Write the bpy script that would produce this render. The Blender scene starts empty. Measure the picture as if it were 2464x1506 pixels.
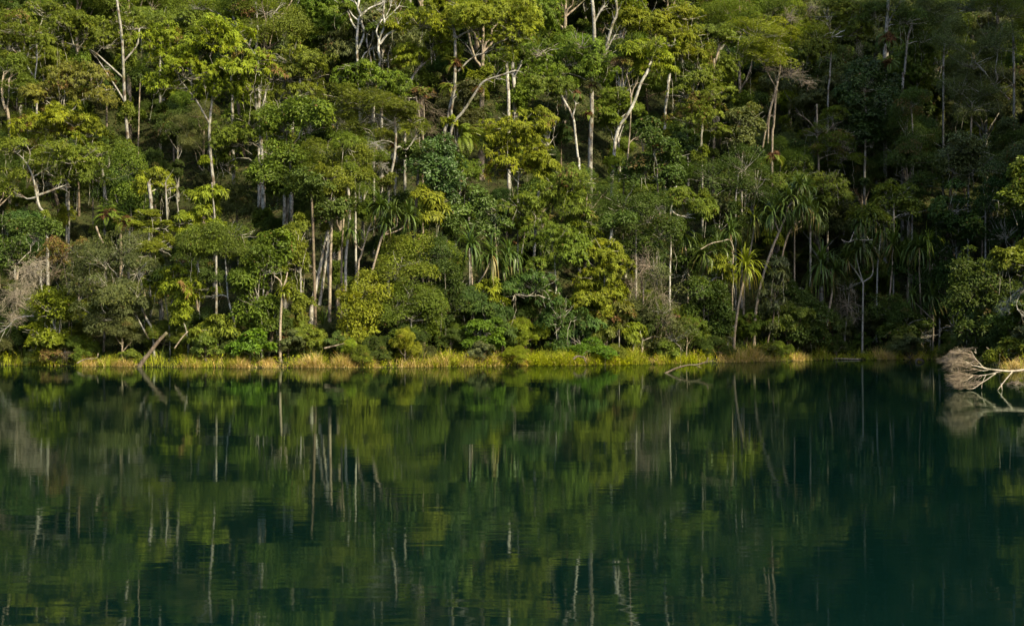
import bpy, math
import numpy as np
from mathutils import Vector

# ------------------------------------------------------------------ camera, sky, sun, exposure
SC = bpy.context.scene
COL = SC.collection
CAM_H = 2.375
cam_data = bpy.data.cameras.new("camera")
cam = bpy.data.objects.new("camera", cam_data)
COL.objects.link(cam)
cam.location = (0, 0, CAM_H)
cam.rotation_euler = (math.radians(90), 0, 0)
cam_data.sensor_width = 36
cam_data.lens = 58.44
cam_data.shift_y = 37 / 2464
cam_data.clip_start = 0.1
cam_data.clip_end = 2000
SC.camera = cam

SUN_AZ, SUN_EL = math.radians(133), math.radians(35)      # azimuth measured from +Y towards +X
SDIR = Vector((math.sin(SUN_AZ) * math.cos(SUN_EL), math.cos(SUN_AZ) * math.cos(SUN_EL), math.sin(SUN_EL)))
world = bpy.data.worlds.new("World")
SC.world = world
world.use_nodes = True
nt = world.node_tree
nt.nodes.clear()
wo = nt.nodes.new("ShaderNodeOutputWorld")
bg = nt.nodes.new("ShaderNodeBackground")
sky = nt.nodes.new("ShaderNodeTexSky")
sky.sky_type = 'NISHITA'
sky.sun_disc = False
sky.sun_elevation = SUN_EL
sky.sun_rotation = SUN_AZ
sky.dust_density = 2.5
bg.inputs['Strength'].default_value = 0.145
nt.links.new(sky.outputs[0], bg.inputs[0])
nt.links.new(bg.outputs[0], wo.inputs[0])
sun_data = bpy.data.lights.new("sun", 'SUN')
sun_data.energy = 4.8
sun_data.angle = math.radians(1.5)
sun_data.color = (1.0, 0.85, 0.57)
sun = bpy.data.objects.new("sun", sun_data)
COL.objects.link(sun)
sun.rotation_euler = SDIR.to_track_quat('Z', 'Y').to_euler()
SC.view_settings.view_transform = 'Standard'
SC.view_settings.look = 'None'
SC.view_settings.gamma = 1
SC.view_settings.use_curve_mapping = False
SC.view_settings.exposure = 1.2
SC.cycles.max_bounces = 6
SC.cycles.diffuse_bounces = 2
SC.cycles.glossy_bounces = 3
SC.cycles.transmission_bounces = 3
SC.cycles.caustics_reflective = False
SC.cycles.caustics_refractive = False

# ------------------------------------------------------------------ basic helpers
rng = np.random.default_rng(11)
Z3 = np.array([0., 0., 1.])
K = 1 / 4000.0                                     # photograph pixels (2464 wide) to tangent


def at(px, py, Y):
    return np.array([(px - 1232) * K * Y, Y, CAM_H + (790 - py) * K * Y])


SHX = [-400, -90, -80, -60, -45, -33, -23, -16, -8.4, -1, 7, 13.6, 18.4, 25, 32, 60, 400]
SHY = [-60, 0, 60, 90, 104, 107, 103, 100, 101, 105, 108, 115, 119, 126, 126, 120, 100]
RBY = [-60, 0, 40, 60, 80, 93, 105, 119, 126]
RBX = [40, 44, 34, 28, 27, 28.3, 30.6, 31.8, 33]


def inland(x, y):
    a = y - np.interp(x, SHX, SHY)
    b = x - np.interp(y, RBY, RBX)
    c = 7 - y + 0 * x                               # the near shore the camera stands on
    return np.maximum(np.maximum(a, b * 1.6), c)  # right bank steepened to raise the added shade trees


def terr(x, y):
    t = inland(x, y)
    bump = 0.22 * np.sin(x * .9 + 1.3 * np.sin(y * .31)) * np.sin(y * .77 + x * .2) + 0.1 * np.sin(x * 2.3 + y * 1.9)
    z = np.where(t < 0, np.maximum(-3.5, .3 * t), np.where(t < 2.5, .14 * t, np.where(t < 12, .35 + .3 * (t - 2.5), 3.2 + .6 * (t - 12))))
    z = np.where(t > 110, 62 + .25 * (t - 110), z)
    near = (y < 12)
    z = np.where(near & (t > 2.5), np.minimum(z, .35 + .12 * (t - 2.5)), z)
    return z + np.clip(t, 0, 3) / 3 * bump


def hit(px, py):
    """distance at which the sight line through a photograph pixel meets the hillside"""
    Y = np.arange(85, 260, .25)
    x = (px - 1232) * K * Y
    z = CAM_H + (790 - py) * K * Y
    below = (terr(x, Y) > z) & (inland(x, Y) > .3)
    i = np.argmax(below)
    return Y[i] if below.any() else 260.


def nrm(a):
    return a / np.maximum(np.linalg.norm(a, axis=-1, keepdims=True), 1e-9)


def raw_mesh(name, verts, faces_list, tint=None, smooth=False):
    """faces_list: arrays of shape (n,3) or (n,4)"""
    me = bpy.data.meshes.new(name)
    verts = np.ascontiguousarray(verts, dtype=np.float32)
    me.vertices.add(len(verts))
    me.vertices.foreach_set('co', verts.ravel())
    loops = np.concatenate([f.ravel() for f in faces_list]).astype(np.int32)
    starts, o = [], 0
    for f in faces_list:
        starts.append(o + np.arange(len(f)) * f.shape[1])
        o += f.size
    starts = np.concatenate(starts).astype(np.int32)
    me.loops.add(len(loops))
    me.loops.foreach_set('vertex_index', loops)
    me.polygons.add(len(starts))
    me.polygons.foreach_set('loop_start', starts)
    me.update(calc_edges=True)
    me.polygons.foreach_set('use_smooth', np.full(len(starts), smooth, dtype=bool))
    if tint is not None:
        a = me.attributes.new('tint', 'FLOAT_VECTOR', 'POINT')
        a.data.foreach_set('vector', np.ascontiguousarray(tint, dtype=np.float32).ravel())
    return me


class Buf:
    """collects pieces and links them as ONE mesh object"""
    def __init__(self):
        self.v, self.q, self.t, self.n = [], [], [], 0

    def add(self, v, q, tint=None):
        v = np.asarray(v, dtype=np.float64).reshape(-1, 3)
        self.v.append(v)
        self.q.append(np.asarray(q) + self.n)
        self.t.append(np.zeros((len(v), 3)) + .5 if tint is None else tint)
        self.n += len(v)

    # one tube along a polyline
    def tube(self, pts, rad, sides=7, cap=True, lump=0.0):
        pts = np.asarray(pts, float)
        n = len(pts)
        T = nrm(np.gradient(pts, axis=0))
        ref = np.array([0.31, 0.95, 0.05]) if abs(T[0][2]) > .6 else Z3
        S = nrm(np.cross(T, ref))
        R = nrm(np.cross(S, T))
        a = np.linspace(0, 2 * np.pi, sides, endpoint=False)
        rad = np.asarray(rad, float)
        rr = rad[:, None] * (1 + lump * rng.uniform(-1, 1, (n, sides)))
        v = pts[:, None, :] + rr[..., None] * (np.cos(a)[None, :, None] * S[:, None, :] + np.sin(a)[None, :, None] * R[:, None, :])
        i = np.arange(n - 1)[:, None] * sides
        j = np.arange(sides)[None, :]
        k = (j + 1) % sides
        q = np.stack([i + j, i + k, i + sides + k, i + sides + j], -1).reshape(-1, 4)
        self.add(v, q)
        if cap:
            tip = len(pts) - 1
            m = sides // 2
            c = [(tip * sides + (x), tip * sides + (x + 1), tip * sides + (sides - 2 - x), tip * sides + (sides - 1 - x)) for x in range(m - (sides % 2 == 0))]
            if c:
                self.q.append(np.asarray(c) + self.n - len(v.reshape(-1, 3)))

    # many thin curved twigs at once: quadratic bezier P0,P1,P2
    def twigs(self, P0, P1, P2, r0, r1, segs=4):
        P0, P1, P2 = [np.asarray(p, float).reshape(-1, 3) for p in (P0, P1, P2)]
        n = len(P0)
        if n == 0:
            return
        u = np.linspace(0, 1, segs + 1)[None, :, None]
        B = (1 - u) ** 2 * P0[:, None] + 2 * u * (1 - u) * P1[:, None] + u * u * P2[:, None]
        if segs > 2:
            B[:, 1:-1] += rng.normal(0, 1, (n, segs - 1, 3)) * (np.linalg.norm(P2 - P0, axis=1) * .018)[:, None, None]
        T = nrm(np.gradient(B, axis=1))
        S = nrm(np.cross(T, np.array([.23, .9, .37])))
        R = np.cross(S, T)
        r = (np.asarray(r0).reshape(-1, 1) * (1 - u[..., 0]) + np.asarray(r1).reshape(-1, 1) * u[..., 0])
        a = np.array([0, 2.094, 4.189])
        v = B[:, :, None] + r[:, :, None, None] * (np.cos(a)[None, None, :, None] * S[:, :, None] + np.sin(a)[None, None, :, None] * R[:, :, None])
        base = np.arange(n)[:, None, None] * (segs + 1) * 3 + np.arange(segs)[None, :, None] * 3
        j = np.arange(3)[None, None, :]
        k = (j + 1) % 3
        q = np.stack([base + j, base + k, base + 3 + k, base + 3 + j], -1).reshape(-1, 4)
        t = np.repeat(rng.uniform(0, 1, (n, 3)), (segs + 1) * 3, axis=0)
        t[:, 2] = 0
        self.add(v, q, t)

    # strap leaves / grass blades: curves (n,s+1,3), width (n,s+1)
    def straps(self, B, W, tint):
        n, s1, _ = B.shape
        T = nrm(np.gradient(B, axis=1))
        S = np.cross(T, Z3)
        S = nrm(S + 1e-4)
        v = np.stack([B - S * W[..., None] / 2, B + S * W[..., None] / 2], 2)
        base = np.arange(n)[:, None] * s1 * 2 + np.arange(s1 - 1)[None, :] * 2
        q = np.stack([base, base + 1, base + 3, base + 2], -1).reshape(-1, 4)
        self.add(v, q, np.repeat(tint, s1 * 2, axis=0))

    # rhombic folded leaves
    def leaves(self, P, D, U, L, W, fold=.25, droop=.1, tint=None):
        n = len(P)
        if n == 0:
            return
        D = nrm(D)
        S = nrm(np.cross(D, U) + 1e-5)
        N = np.cross(S, D)
        L = np.broadcast_to(np.asarray(L, float), (n,))[:, None]
        W = np.broadcast_to(np.asarray(W, float), (n,))[:, None]
        m = P + D * L * .45
        v = np.stack([P, m + S * W / 2 + N * fold * W, P + D * L - Z3 * droop * L, m - S * W / 2 + N * fold * W], 1)
        q = np.arange(n * 4).reshape(n, 4)
        self.add(v, q, np.repeat(tint, 4, axis=0))

    def mesh(self, name, smooth=False, origin=None):
        v = np.concatenate(self.v)
        if origin is not None:
            v = v - np.asarray(origin)
        return raw_mesh(name, v, [np.concatenate(self.q)], np.concatenate(self.t), smooth)


def link(name, me, mat, parent=None, color=None):
    o = bpy.data.objects.new(name, me)
    COL.objects.link(o)
    if mat is not None and not me.materials:
        me.materials.append(mat)
    if parent is not None:
        o.parent = parent
    if color is not None:
        o.color = (*color, 1)
    return o


def tag(o, label, cat, group=None, kind=None):
    if label:
        o['label'] = label
    if cat:
        o['category'] = cat
    if group:
        o['group'] = group
    if kind:
        o['kind'] = kind
    return o


def empty(name, loc, label, cat, group=None):
    o = bpy.data.objects.new(name, None)
    COL.objects.link(o)
    o.empty_display_size = .3
    o.location = [float(c) for c in loc]
    return tag(o, label, cat, group)


# ------------------------------------------------------------------ materials
def mat_new(name):
    m = bpy.data.materials.new(name)
    m.use_nodes = True
    t = m.node_tree
    t.nodes.clear()
    return m, t, t.nodes.new, t.links.new


def nmix(t, N, LK, blend, fac, a, b):
    x = N("ShaderNodeMix")
    x.data_type = 'RGBA'
    x.blend_type = blend
    for sock, val in ((x.inputs[0], fac), (x.inputs[6], a), (x.inputs[7], b)):
        if hasattr(val, 'is_output'):
            LK(val, sock)
        elif isinstance(val, (int, float)):
            sock.default_value = val
        else:
            sock.default_value = (*val, 1)
    return x.outputs[2]


def leaf_material(name, transl=.38, rough=.5, spec=.16, warm=(1.27, 1.13, .6), dead=(.16, .085, .04)):
    m, t, N, LK = mat_new(name)
    out = N("ShaderNodeOutputMaterial")
    oi = N("ShaderNodeObjectInfo")
    at_ = N("ShaderNodeAttribute")
    at_.attribute_name = 'tint'
    sp = N("ShaderNodeSeparateXYZ")
    LK(at_.outputs['Vector'], sp.inputs[0])
    w = nmix(t, N, LK, 'MULTIPLY', 1.0, oi.outputs['Color'], warm)
    pw = N("ShaderNodeMath"); pw.operation = 'POWER'; pw.inputs[1].default_value = 2.2
    LK(sp.outputs[1], pw.inputs[0])
    c = nmix(t, N, LK, 'MIX', pw.outputs[0], oi.outputs['Color'], w)
    br = N("ShaderNodeMapRange")
    br.inputs[3].default_value = .55
    br.inputs[4].default_value = 1.4
    LK(sp.outputs[0], br.inputs[0])
    vm = N("ShaderNodeVectorMath"); vm.operation = 'SCALE'
    LK(c, vm.inputs[0]); LK(br.outputs[0], vm.inputs['Scale'])
    c = nmix(t, N, LK, 'MIX', sp.outputs[2], vm.outputs[0], dead)      # rusty or dead leaves
    p = N("ShaderNodeBsdfPrincipled")
    LK(c, p.inputs['Base Color'])
    p.inputs['Roughness'].default_value = rough
    p.inputs['Specular IOR Level'].default_value = spec
    tr = N("ShaderNodeBsdfTranslucent")
    tc = nmix(t, N, LK, 'MULTIPLY', 1.0, c, (1.25, 1.25, .6))
    LK(tc, tr.inputs[0])
    mx = N("ShaderNodeMixShader")
    mx.inputs[0].default_value = transl
    LK(p.outputs[0], mx.inputs[1]); LK(tr.outputs[0], mx.inputs[2])
    LK(mx.outputs[0], out.inputs[0])
    return m


def bark_material(name, dark, band, patch=.5):
    """bark with blotches and horizontal bands over the object's own colour"""
    m, t, N, LK = mat_new(name)
    out = N("ShaderNodeOutputMaterial")
    oi = N("ShaderNodeObjectInfo")
    tc = N("ShaderNodeTexCoord")
    mp = N("ShaderNodeMapping"); mp.inputs['Scale'].default_value = (1, 1, band)
    LK(tc.outputs['Object'], mp.inputs[0])
    n1 = N("ShaderNodeTexNoise"); n1.inputs['Scale'].default_value = 3.2; n1.inputs['Detail'].default_value = 5
    LK(mp.outputs[0], n1.inputs[0])
    r = N("ShaderNodeMapRange"); r.inputs[1].default_value = patch; r.inputs[2].default_value = patch + .14
    LK(n1.outputs[0], r.inputs[0])
    c = nmix(t, N, LK, 'MIX', r.outputs[0], oi.outputs['Color'], dark)
    n2 = N("ShaderNodeTexNoise"); n2.inputs['Scale'].default_value = 1.3; n2.inputs['Detail'].default_value = 3
    LK(tc.outputs['Object'], n2.inputs[0])
    r2 = N("ShaderNodeMapRange"); r2.inputs[1].default_value = .52; r2.inputs[2].default_value = .68; r2.inputs[4].default_value = .6
    LK(n2.outputs[0], r2.inputs[0])
    c = nmix(t, N, LK, 'MIX', r2.outputs[0], c, (.10, .105, .045))                    # mossy lichen
    n3 = N("ShaderNodeTexNoise"); n3.inputs['Scale'].default_value = 9; n3.inputs['Detail'].default_value = 3
    LK(mp.outputs[0], n3.inputs[0])
    r3 = N("ShaderNodeMapRange"); r3.inputs[1].default_value = .35; r3.inputs[2].default_value = .65; r3.inputs[3].default_value = .62; r3.inputs[4].default_value = 1.2
    LK(n3.outputs[0], r3.inputs[0])
    v3 = N("ShaderNodeVectorMath"); v3.operation = 'SCALE'
    LK(c, v3.inputs[0]); LK(r3.outputs[0], v3.inputs['Scale'])
    c = v3.outputs[0]
    p = N("ShaderNodeBsdfPrincipled")
    LK(c, p.inputs['Base Color'])
    p.inputs['Roughness'].default_value = .85
    p.inputs['Specular IOR Level'].default_value = .2
    bp = N("ShaderNodeBump"); bp.inputs['Strength'].default_value = .5; bp.inputs['Distance'].default_value = .03
    LK(n1.outputs[0], bp.inputs['Height']); LK(bp.outputs[0], p.inputs['Normal'])
    LK(p.outputs[0], out.inputs[0])
    return m


M_LEAF = leaf_material('leaf')
M_GLOSS = leaf_material('glossy_leaf', .25, .45, .28)
M_STRAP = leaf_material('strap_leaf', .3, .42, .3, (1.35, 1.15, .5), (.25, .17, .075))
M_GRASS = leaf_material('grass_blade', .3, .6, .15, (1.25, 1.05, .6), (.22, .13, .06))
M_BARK = bark_material('bark', (.085, .066, .046), .6, .49)
M_RING = bark_material('ringed_bark', (.10, .065, .04), 3.0, .56)
M_TWIG = bark_material('twig', (.16, .11, .075), 1, .6)


def ground_material():
    m, t, N, LK = mat_new('leaf_litter')
    out = N("ShaderNodeOutputMaterial")
    tc = N("ShaderNodeTexCoord")
    n1 = N("ShaderNodeTexNoise"); n1.inputs['Scale'].default_value = 1.1; n1.inputs['Detail'].default_value = 8
    LK(tc.outputs['Object'], n1.inputs[0])
    cr = N("ShaderNodeValToRGB")
    e = cr.color_ramp.elements
    e[0].position, e[0].color = .32, (.018, .016, .008, 1)
    e[1].position, e[1].color = .72, (.055, .05, .02, 1)
    x = e.new(.52); x.color = (.028, .036, .011, 1)
    LK(n1.outputs[0], cr.inputs[0])
    p = N("ShaderNodeBsdfPrincipled"); p.inputs['Roughness'].default_value = .95; p.inputs['Specular IOR Level'].default_value = .1
    LK(cr.outputs[0], p.inputs['Base Color'])
    bp = N("ShaderNodeBump"); bp.inputs['Distance'].default_value = .15
    LK(n1.outputs[0], bp.inputs['Height']); LK(bp.outputs[0], p.inputs['Normal'])
    LK(p.outputs[0], out.inputs[0])
    return m


def water_material():
    m, t, N, LK = mat_new('lake_water')
    out = N("ShaderNodeOutputMaterial")
    tc = N("ShaderNodeTexCoord")
    hs = []
    for sx, sy, sc, det in ((.4, 1.0, 3.4, 3), (.5, 1.1, .33, 2)):
        mp = N("ShaderNodeMapping"); mp.inputs['Scale'].default_value = (sx, sy, 1)
        LK(tc.outputs['Object'], mp.inputs[0])
        n = N("ShaderNodeTexNoise"); n.inputs['Scale'].default_value = sc; n.inputs['Detail'].default_value = det
        n.inputs['Roughness'].default_value = .45
        LK(mp.outputs[0], n.inputs[0])
        hs.append(n.outputs[0])
    # calm and breathed-on patches
    n3 = N("ShaderNodeTexNoise"); n3.inputs['Scale'].default_value = .05
    mp3 = N("ShaderNodeMapping"); mp3.inputs['Scale'].default_value = (.5, 1.6, 1)
    LK(tc.outputs['Object'], mp3.inputs[0]); LK(mp3.outputs[0], n3.inputs[0])
    mr = N("ShaderNodeMapRange"); mr.inputs[1].default_value = .35; mr.inputs[2].default_value = .65; mr.inputs[3].default_value = .5; mr.inputs[4].default_value = 1.2
    LK(n3.outputs[0], mr.inputs[0])
    b2 = N("ShaderNodeBump"); b2.inputs['Strength'].default_value = 1; b2.inputs['Distance'].default_value = .0055
    LK(hs[1], b2.inputs['Height'])
    b1 = N("ShaderNodeBump"); b1.inputs['Distance'].default_value = .0014
    LK(mr.outputs[0], b1.inputs['Strength'])
    LK(hs[0], b1.inputs['Height']); LK(b2.outputs[0], b1.inputs['Normal'])
    # water body scatters a little teal; the surface mirrors by Fresnel, slightly dimmed as through a polariser
    df = N("ShaderNodeBsdfDiffuse"); df.inputs[0].default_value = (.0011, .0085, .0070, 1)
    gl = N("ShaderNodeBsdfGlossy"); gl.inputs['Color'].default_value = (.55, .65, .57, 1); gl.inputs['Roughness'].default_value = .026
    fr = N("ShaderNodeFresnel"); fr.inputs['IOR'].default_value = 1.333
    mx = N("ShaderNodeMixShader")
    LK(b1.outputs[0], gl.inputs['Normal']); LK(b1.outputs[0], fr.inputs['Normal'])
    LK(fr.outputs[0], mx.inputs[0]); LK(df.outputs[0], mx.inputs[1]); LK(gl.outputs[0], mx.inputs[2])
    LK(mx.outputs[0], out.inputs[0])
    return m


# ------------------------------------------------------------------ ground and water
def axis(lo, hi, flo, fhi, fine, coarse):
    return np.unique(np.concatenate([np.arange(lo, flo, coarse), np.arange(flo, fhi, fine), np.arange(fhi, hi + coarse, coarse)]))


gx = axis(-420, 420, -60, 70, 1.0, 15.)
gy = axis(-120, 480, 60, 190, 1.0, 12.)
GX, GY = np.meshgrid(gx, gy)
GZ = terr(GX, GY)
nx, ny = len(gx), len(gy)
idx = np.arange(nx * ny).reshape(ny, nx)
gq = np.stack([idx[:-1, :-1], idx[:-1, 1:], idx[1:, 1:], idx[1:, :-1]], -1).reshape(-1, 4)
ground = link('ground', raw_mesh('ground', np.stack([GX, GY, GZ], -1).reshape(-1, 3), [gq], None, True), ground_material())
tag(ground, None, None, kind='structure')
wv = np.array([(-420, -120, 0), (420, -120, 0), (420, 240, 0), (-420, 240, 0)], float)
water = link('water', raw_mesh('water', wv, [np.array([[0, 1, 2, 3]])]), water_material())
tag(water, None, None, kind='structure')

# ------------------------------------------------------------------ plant builders
DENS = 1.4
# leaf kinds: per-pad leaf count, length, width, pad size, flatness, spread
KINDS = {
    'tuft':    dict(n=11, k=8, L=.27, W=.085, pr=.55, flat=.5),
    'fine':    dict(n=120, L=.15, W=.07, pr=.55, flat=.75),
    'broad':   dict(n=62, L=.25, W=.14, pr=.5, flat=.6),
    'narrow':  dict(n=105, L=.21, W=.055, pr=.5, flat=.8),
    'feather': dict(n=150, L=.16, W=.05, pr=.62, flat=.3),
    'vine':    dict(n=110, L=.16, W=.1, pr=.5, flat=1.0),
    'umbrella': dict(n=5, k=10, L=.42, W=.12, pr=.6, flat=.5),
}


def basis(a):
    r = np.where(np.abs(a[:, 2:3]) > .9, np.array([[1., 0, 0]]), np.array([[0, 0, 1.]]))
    s = nrm(np.cross(a, r))
    return s, np.cross(a, s)


def blob(buf, C, R, kind, rust=0., dens=1., gap=.12):
    """one cloud of foliage: many small pads of leaves spread over an ellipsoid; returns the pad centres"""
    kd = KINDS[kind]
    R = R * np.array([1.15, 1.15, 1.32])
    pr = kd['pr'] * np.clip(R.mean() / 1.1, .6, 1.35)
    area = 4 * np.pi * ((R[0] * R[1]) ** 1.6 / 3 + (R[0] * R[2]) ** 1.6 / 3 + (R[1] * R[2]) ** 1.6 / 3) ** (1 / 1.6)
    n = max(4, int(area / (np.pi * pr * pr) * 1.75 * dens))
    nl = int(rng.integers(6, 10))                          # branch lobes first, then pads of leaves on each lobe
    ld = nrm(rng.normal(0, 1, (nl * 3, 3)))
    ld = ld[(ld[:, 2] > -.45) | (rng.random(nl * 3) < .3)][:nl]
    nl = len(ld)
    lc = C + ld * R * rng.uniform(.4, .8, (nl, 1))
    lr = R * rng.uniform(.28, .5, (nl, 1)) * np.array([1.1, 1.1, .8])
    li = rng.integers(0, nl, n)
    d = nrm(rng.normal(0, 1, (n, 3)) + [0, 0, .35])
    pc = lc[li] + d * lr[li] * rng.uniform(.55, 1.15, (n, 1))
    d = nrm(d + .5 * ld[li])
    sh = rng.random(n) < .07                               # odd shoots that break the outline
    pc = np.where(sh[:, None], C + (pc - C) * rng.uniform(1.1, 1.35, (n, 1)), pc)
    ls = rng.uniform(.68, 1.05)
    ok = rng.random(n) > gap
    pc, d = pc[ok], d[ok]
    n = len(pc)
    ax = nrm(d * .55 + Z3 + rng.normal(0, .2, (n, 3)))
    ps = pr * rng.uniform(.6, 1.25, n)
    pb = np.clip(rng.normal(.45, .16, n), 0, 1)
    py_ = np.clip(rng.normal(.35, .25, n), 0, 1)
    pd = (rng.random(n) < rust) * rng.uniform(.5, .95, n)
    m = max(3, int(kd['n'] * DENS))
    cnt = np.maximum(2, (m * (ps / pr) ** 2).astype(int))
    ii = np.repeat(np.arange(n), cnt)
    N = len(ii)
    s, b = basis(ax)
    rho = np.sqrt(rng.random(N)); th = rng.uniform(0, 2 * np.pi, N)
    h = (1 - rho ** 2) * kd['flat'] * rng.uniform(.55, 1.1, N) - .18 * rho
    low = rng.random(N) < .18
    h = np.where(low, -rng.uniform(0, .35, N), h)
    P = pc[ii] + ps[ii, None] * (rho[:, None] * (np.cos(th)[:, None] * s[ii] + np.sin(th)[:, None] * b[ii]) + h[:, None] * ax[ii])
    A = nrm(ax[ii] + .5 * rho[:, None] * (np.cos(th)[:, None] * s[ii] + np.sin(th)[:, None] * b[ii]) + rng.normal(0, .15, (N, 3)))
    if 'k' in kd:
        k = kd['k']
        jj = np.repeat(np.arange(N), k)
        M = len(jj)
        s2, b2 = basis(A)
        az = np.tile(np.arange(k) * 2 * np.pi / k, N) + rng.uniform(0, 6, N)[jj] + rng.normal(0, .2, M)
        el = rng.uniform(-.75, .6, M)
        D = np.cos(el)[:, None] * (np.cos(az)[:, None] * s2[jj] + np.sin(az)[:, None] * b2[jj]) + np.sin(el)[:, None] * A[jj]
        Lm = ls * kd['L'] * rng.uniform(.75, 1.2, M) * rng.uniform(.8, 1.15, N)[jj]
        Wm = ls * kd['W'] * rng.uniform(.8, 1.2, M)
        P2, U, droop, own = P[jj], A[jj], .32, jj
        pid = ii[jj]
        tb = rng.normal(0, .1, N)[jj]; ty = rng.normal(0, .15, N)[jj]
    else:
        M = N
        el = rng.uniform(-.5, .7, M)
        az = rng.uniform(0, 2 * np.pi, M)
        s2, b2 = basis(A)
        D = np.cos(el)[:, None] * (np.cos(az)[:, None] * s2 + np.sin(az)[:, None] * b2) + np.sin(el)[:, None] * A
        if kind == 'narrow':
            D[:, 2] -= .45
        if kind == 'vine':
            D[:, 2] -= .35
            A = nrm(A + d[ii] * .9)
        if kind == 'feather':
            D[:, 2] *= .35
        Lm = ls * kd['L'] * rng.uniform(.7, 1.3, M)
        Wm = ls * kd['W'] * rng.uniform(.75, 1.25, M)
        P2, U, droop, pid = P, nrm(A + rng.normal(0, .35, (M, 3))), .15, ii
        tb = ty = 0
    t = np.stack([np.clip(pb[pid] + tb + rng.normal(0, .13, M), 0, 1),
                  np.clip(py_[pid] + ty + rng.normal(0, .16, M), 0, 1),
                  np.clip(pd[pid] * (rng.random(M) < .75) + (rng.random(M) < .006) * .8, 0, 1)], 1)
    buf.leaves(P2, D, U, Lm, Wm, .22, droop, t)
    return pc


def smooth_line(p, step=.35):
    """Catmull-Rom through the points"""
    p = np.asarray(p, float)
    if len(p) < 3:
        n = max(2, int(np.linalg.norm(p[-1] - p[0]) / step) + 1)
        u = np.linspace(0, 1, n)[:, None]
        return p[0] * (1 - u) + p[-1] * u
    q = np.vstack([2 * p[0] - p[1], p, 2 * p[-1] - p[-2]])
    out = []
    for i in range(1, len(q) - 2):
        n = max(2, int(np.linalg.norm(q[i + 1] - q[i]) / step))
        u = np.linspace(0, 1, n, endpoint=False)[:, None]
        a, b, c, d = q[i - 1], q[i], q[i + 1], q[i + 2]
        out.append(.5 * (2 * b + (c - a) * u + (2 * a - 5 * b + 4 * c - d) * u ** 2 + (3 * b - a - 3 * c + d) * u ** 3))
    return np.vstack(out + [p[-1:]])


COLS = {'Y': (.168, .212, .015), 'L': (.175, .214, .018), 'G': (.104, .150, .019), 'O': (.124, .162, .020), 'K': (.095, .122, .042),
        'D': (.036, .07, .016), 'B': (.058, .108, .026), 'R': (.145, .155, .03), 'M': (.064, .102, .02), 'V': (.085, .16, .016)}
BARKS = {'white': (.35, .345, .31), 'grey': (.215, .21, .185), 'brown': (.12, .095, .068), 'tan': (.245, .205, .155), 'dark': (.10, .08, .055), 'pale': (.29, .28, .245), 'straw': (.30, .265, .20)}


def colour(c, j=.1):
    b = np.array(COLS[c]) * (1 + rng.uniform(-j, j))
    return tuple(float(x) for x in b * (1 + rng.uniform(-j, j, 3) * .5))


def twig_fan(buf, C, R, n, r=.011, down=.3):
    """a tangle of bare twigs filling an ellipsoid"""
    a = C + nrm(rng.normal(0, 1, (n, 3))) * R * rng.uniform(0, .45, (n, 1))
    d = nrm(rng.normal(0, 1, (n, 3)))
    e = C + d * R * rng.uniform(.75, 1.1, (n, 1))
    mid = (a + e) / 2 + rng.normal(0, .18, (n, 3)) * R + Z3 * .15
    e = e - Z3 * down * R[2] * rng.random((n, 1))
    buf.twigs(a, mid, e, r * rng.uniform(.7, 1.4, n), .004, 5)
    k = rng.integers(0, n, n * 2)
    u = rng.uniform(.35, .95, (n * 2, 1))
    s = (1 - u) ** 2 * a[k] + 2 * u * (1 - u) * mid[k] + u * u * e[k]
    f = s + nrm(e[k] - a[k] + rng.normal(0, .7, (n * 2, 3)) * R) * rng.uniform(.25, .6, (n * 2, 1)) * R.mean() - Z3 * .05
    buf.twigs(s, (s + f) / 2 + rng.normal(0, .06, (n * 2, 3)), f, r * .6, .003, 3)


VIS = []                                              # visible stretches of trunk to keep shrubs from hiding
HERO = []                                             # (px, py, Y, radius, phrase) of everything placed by hand


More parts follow.
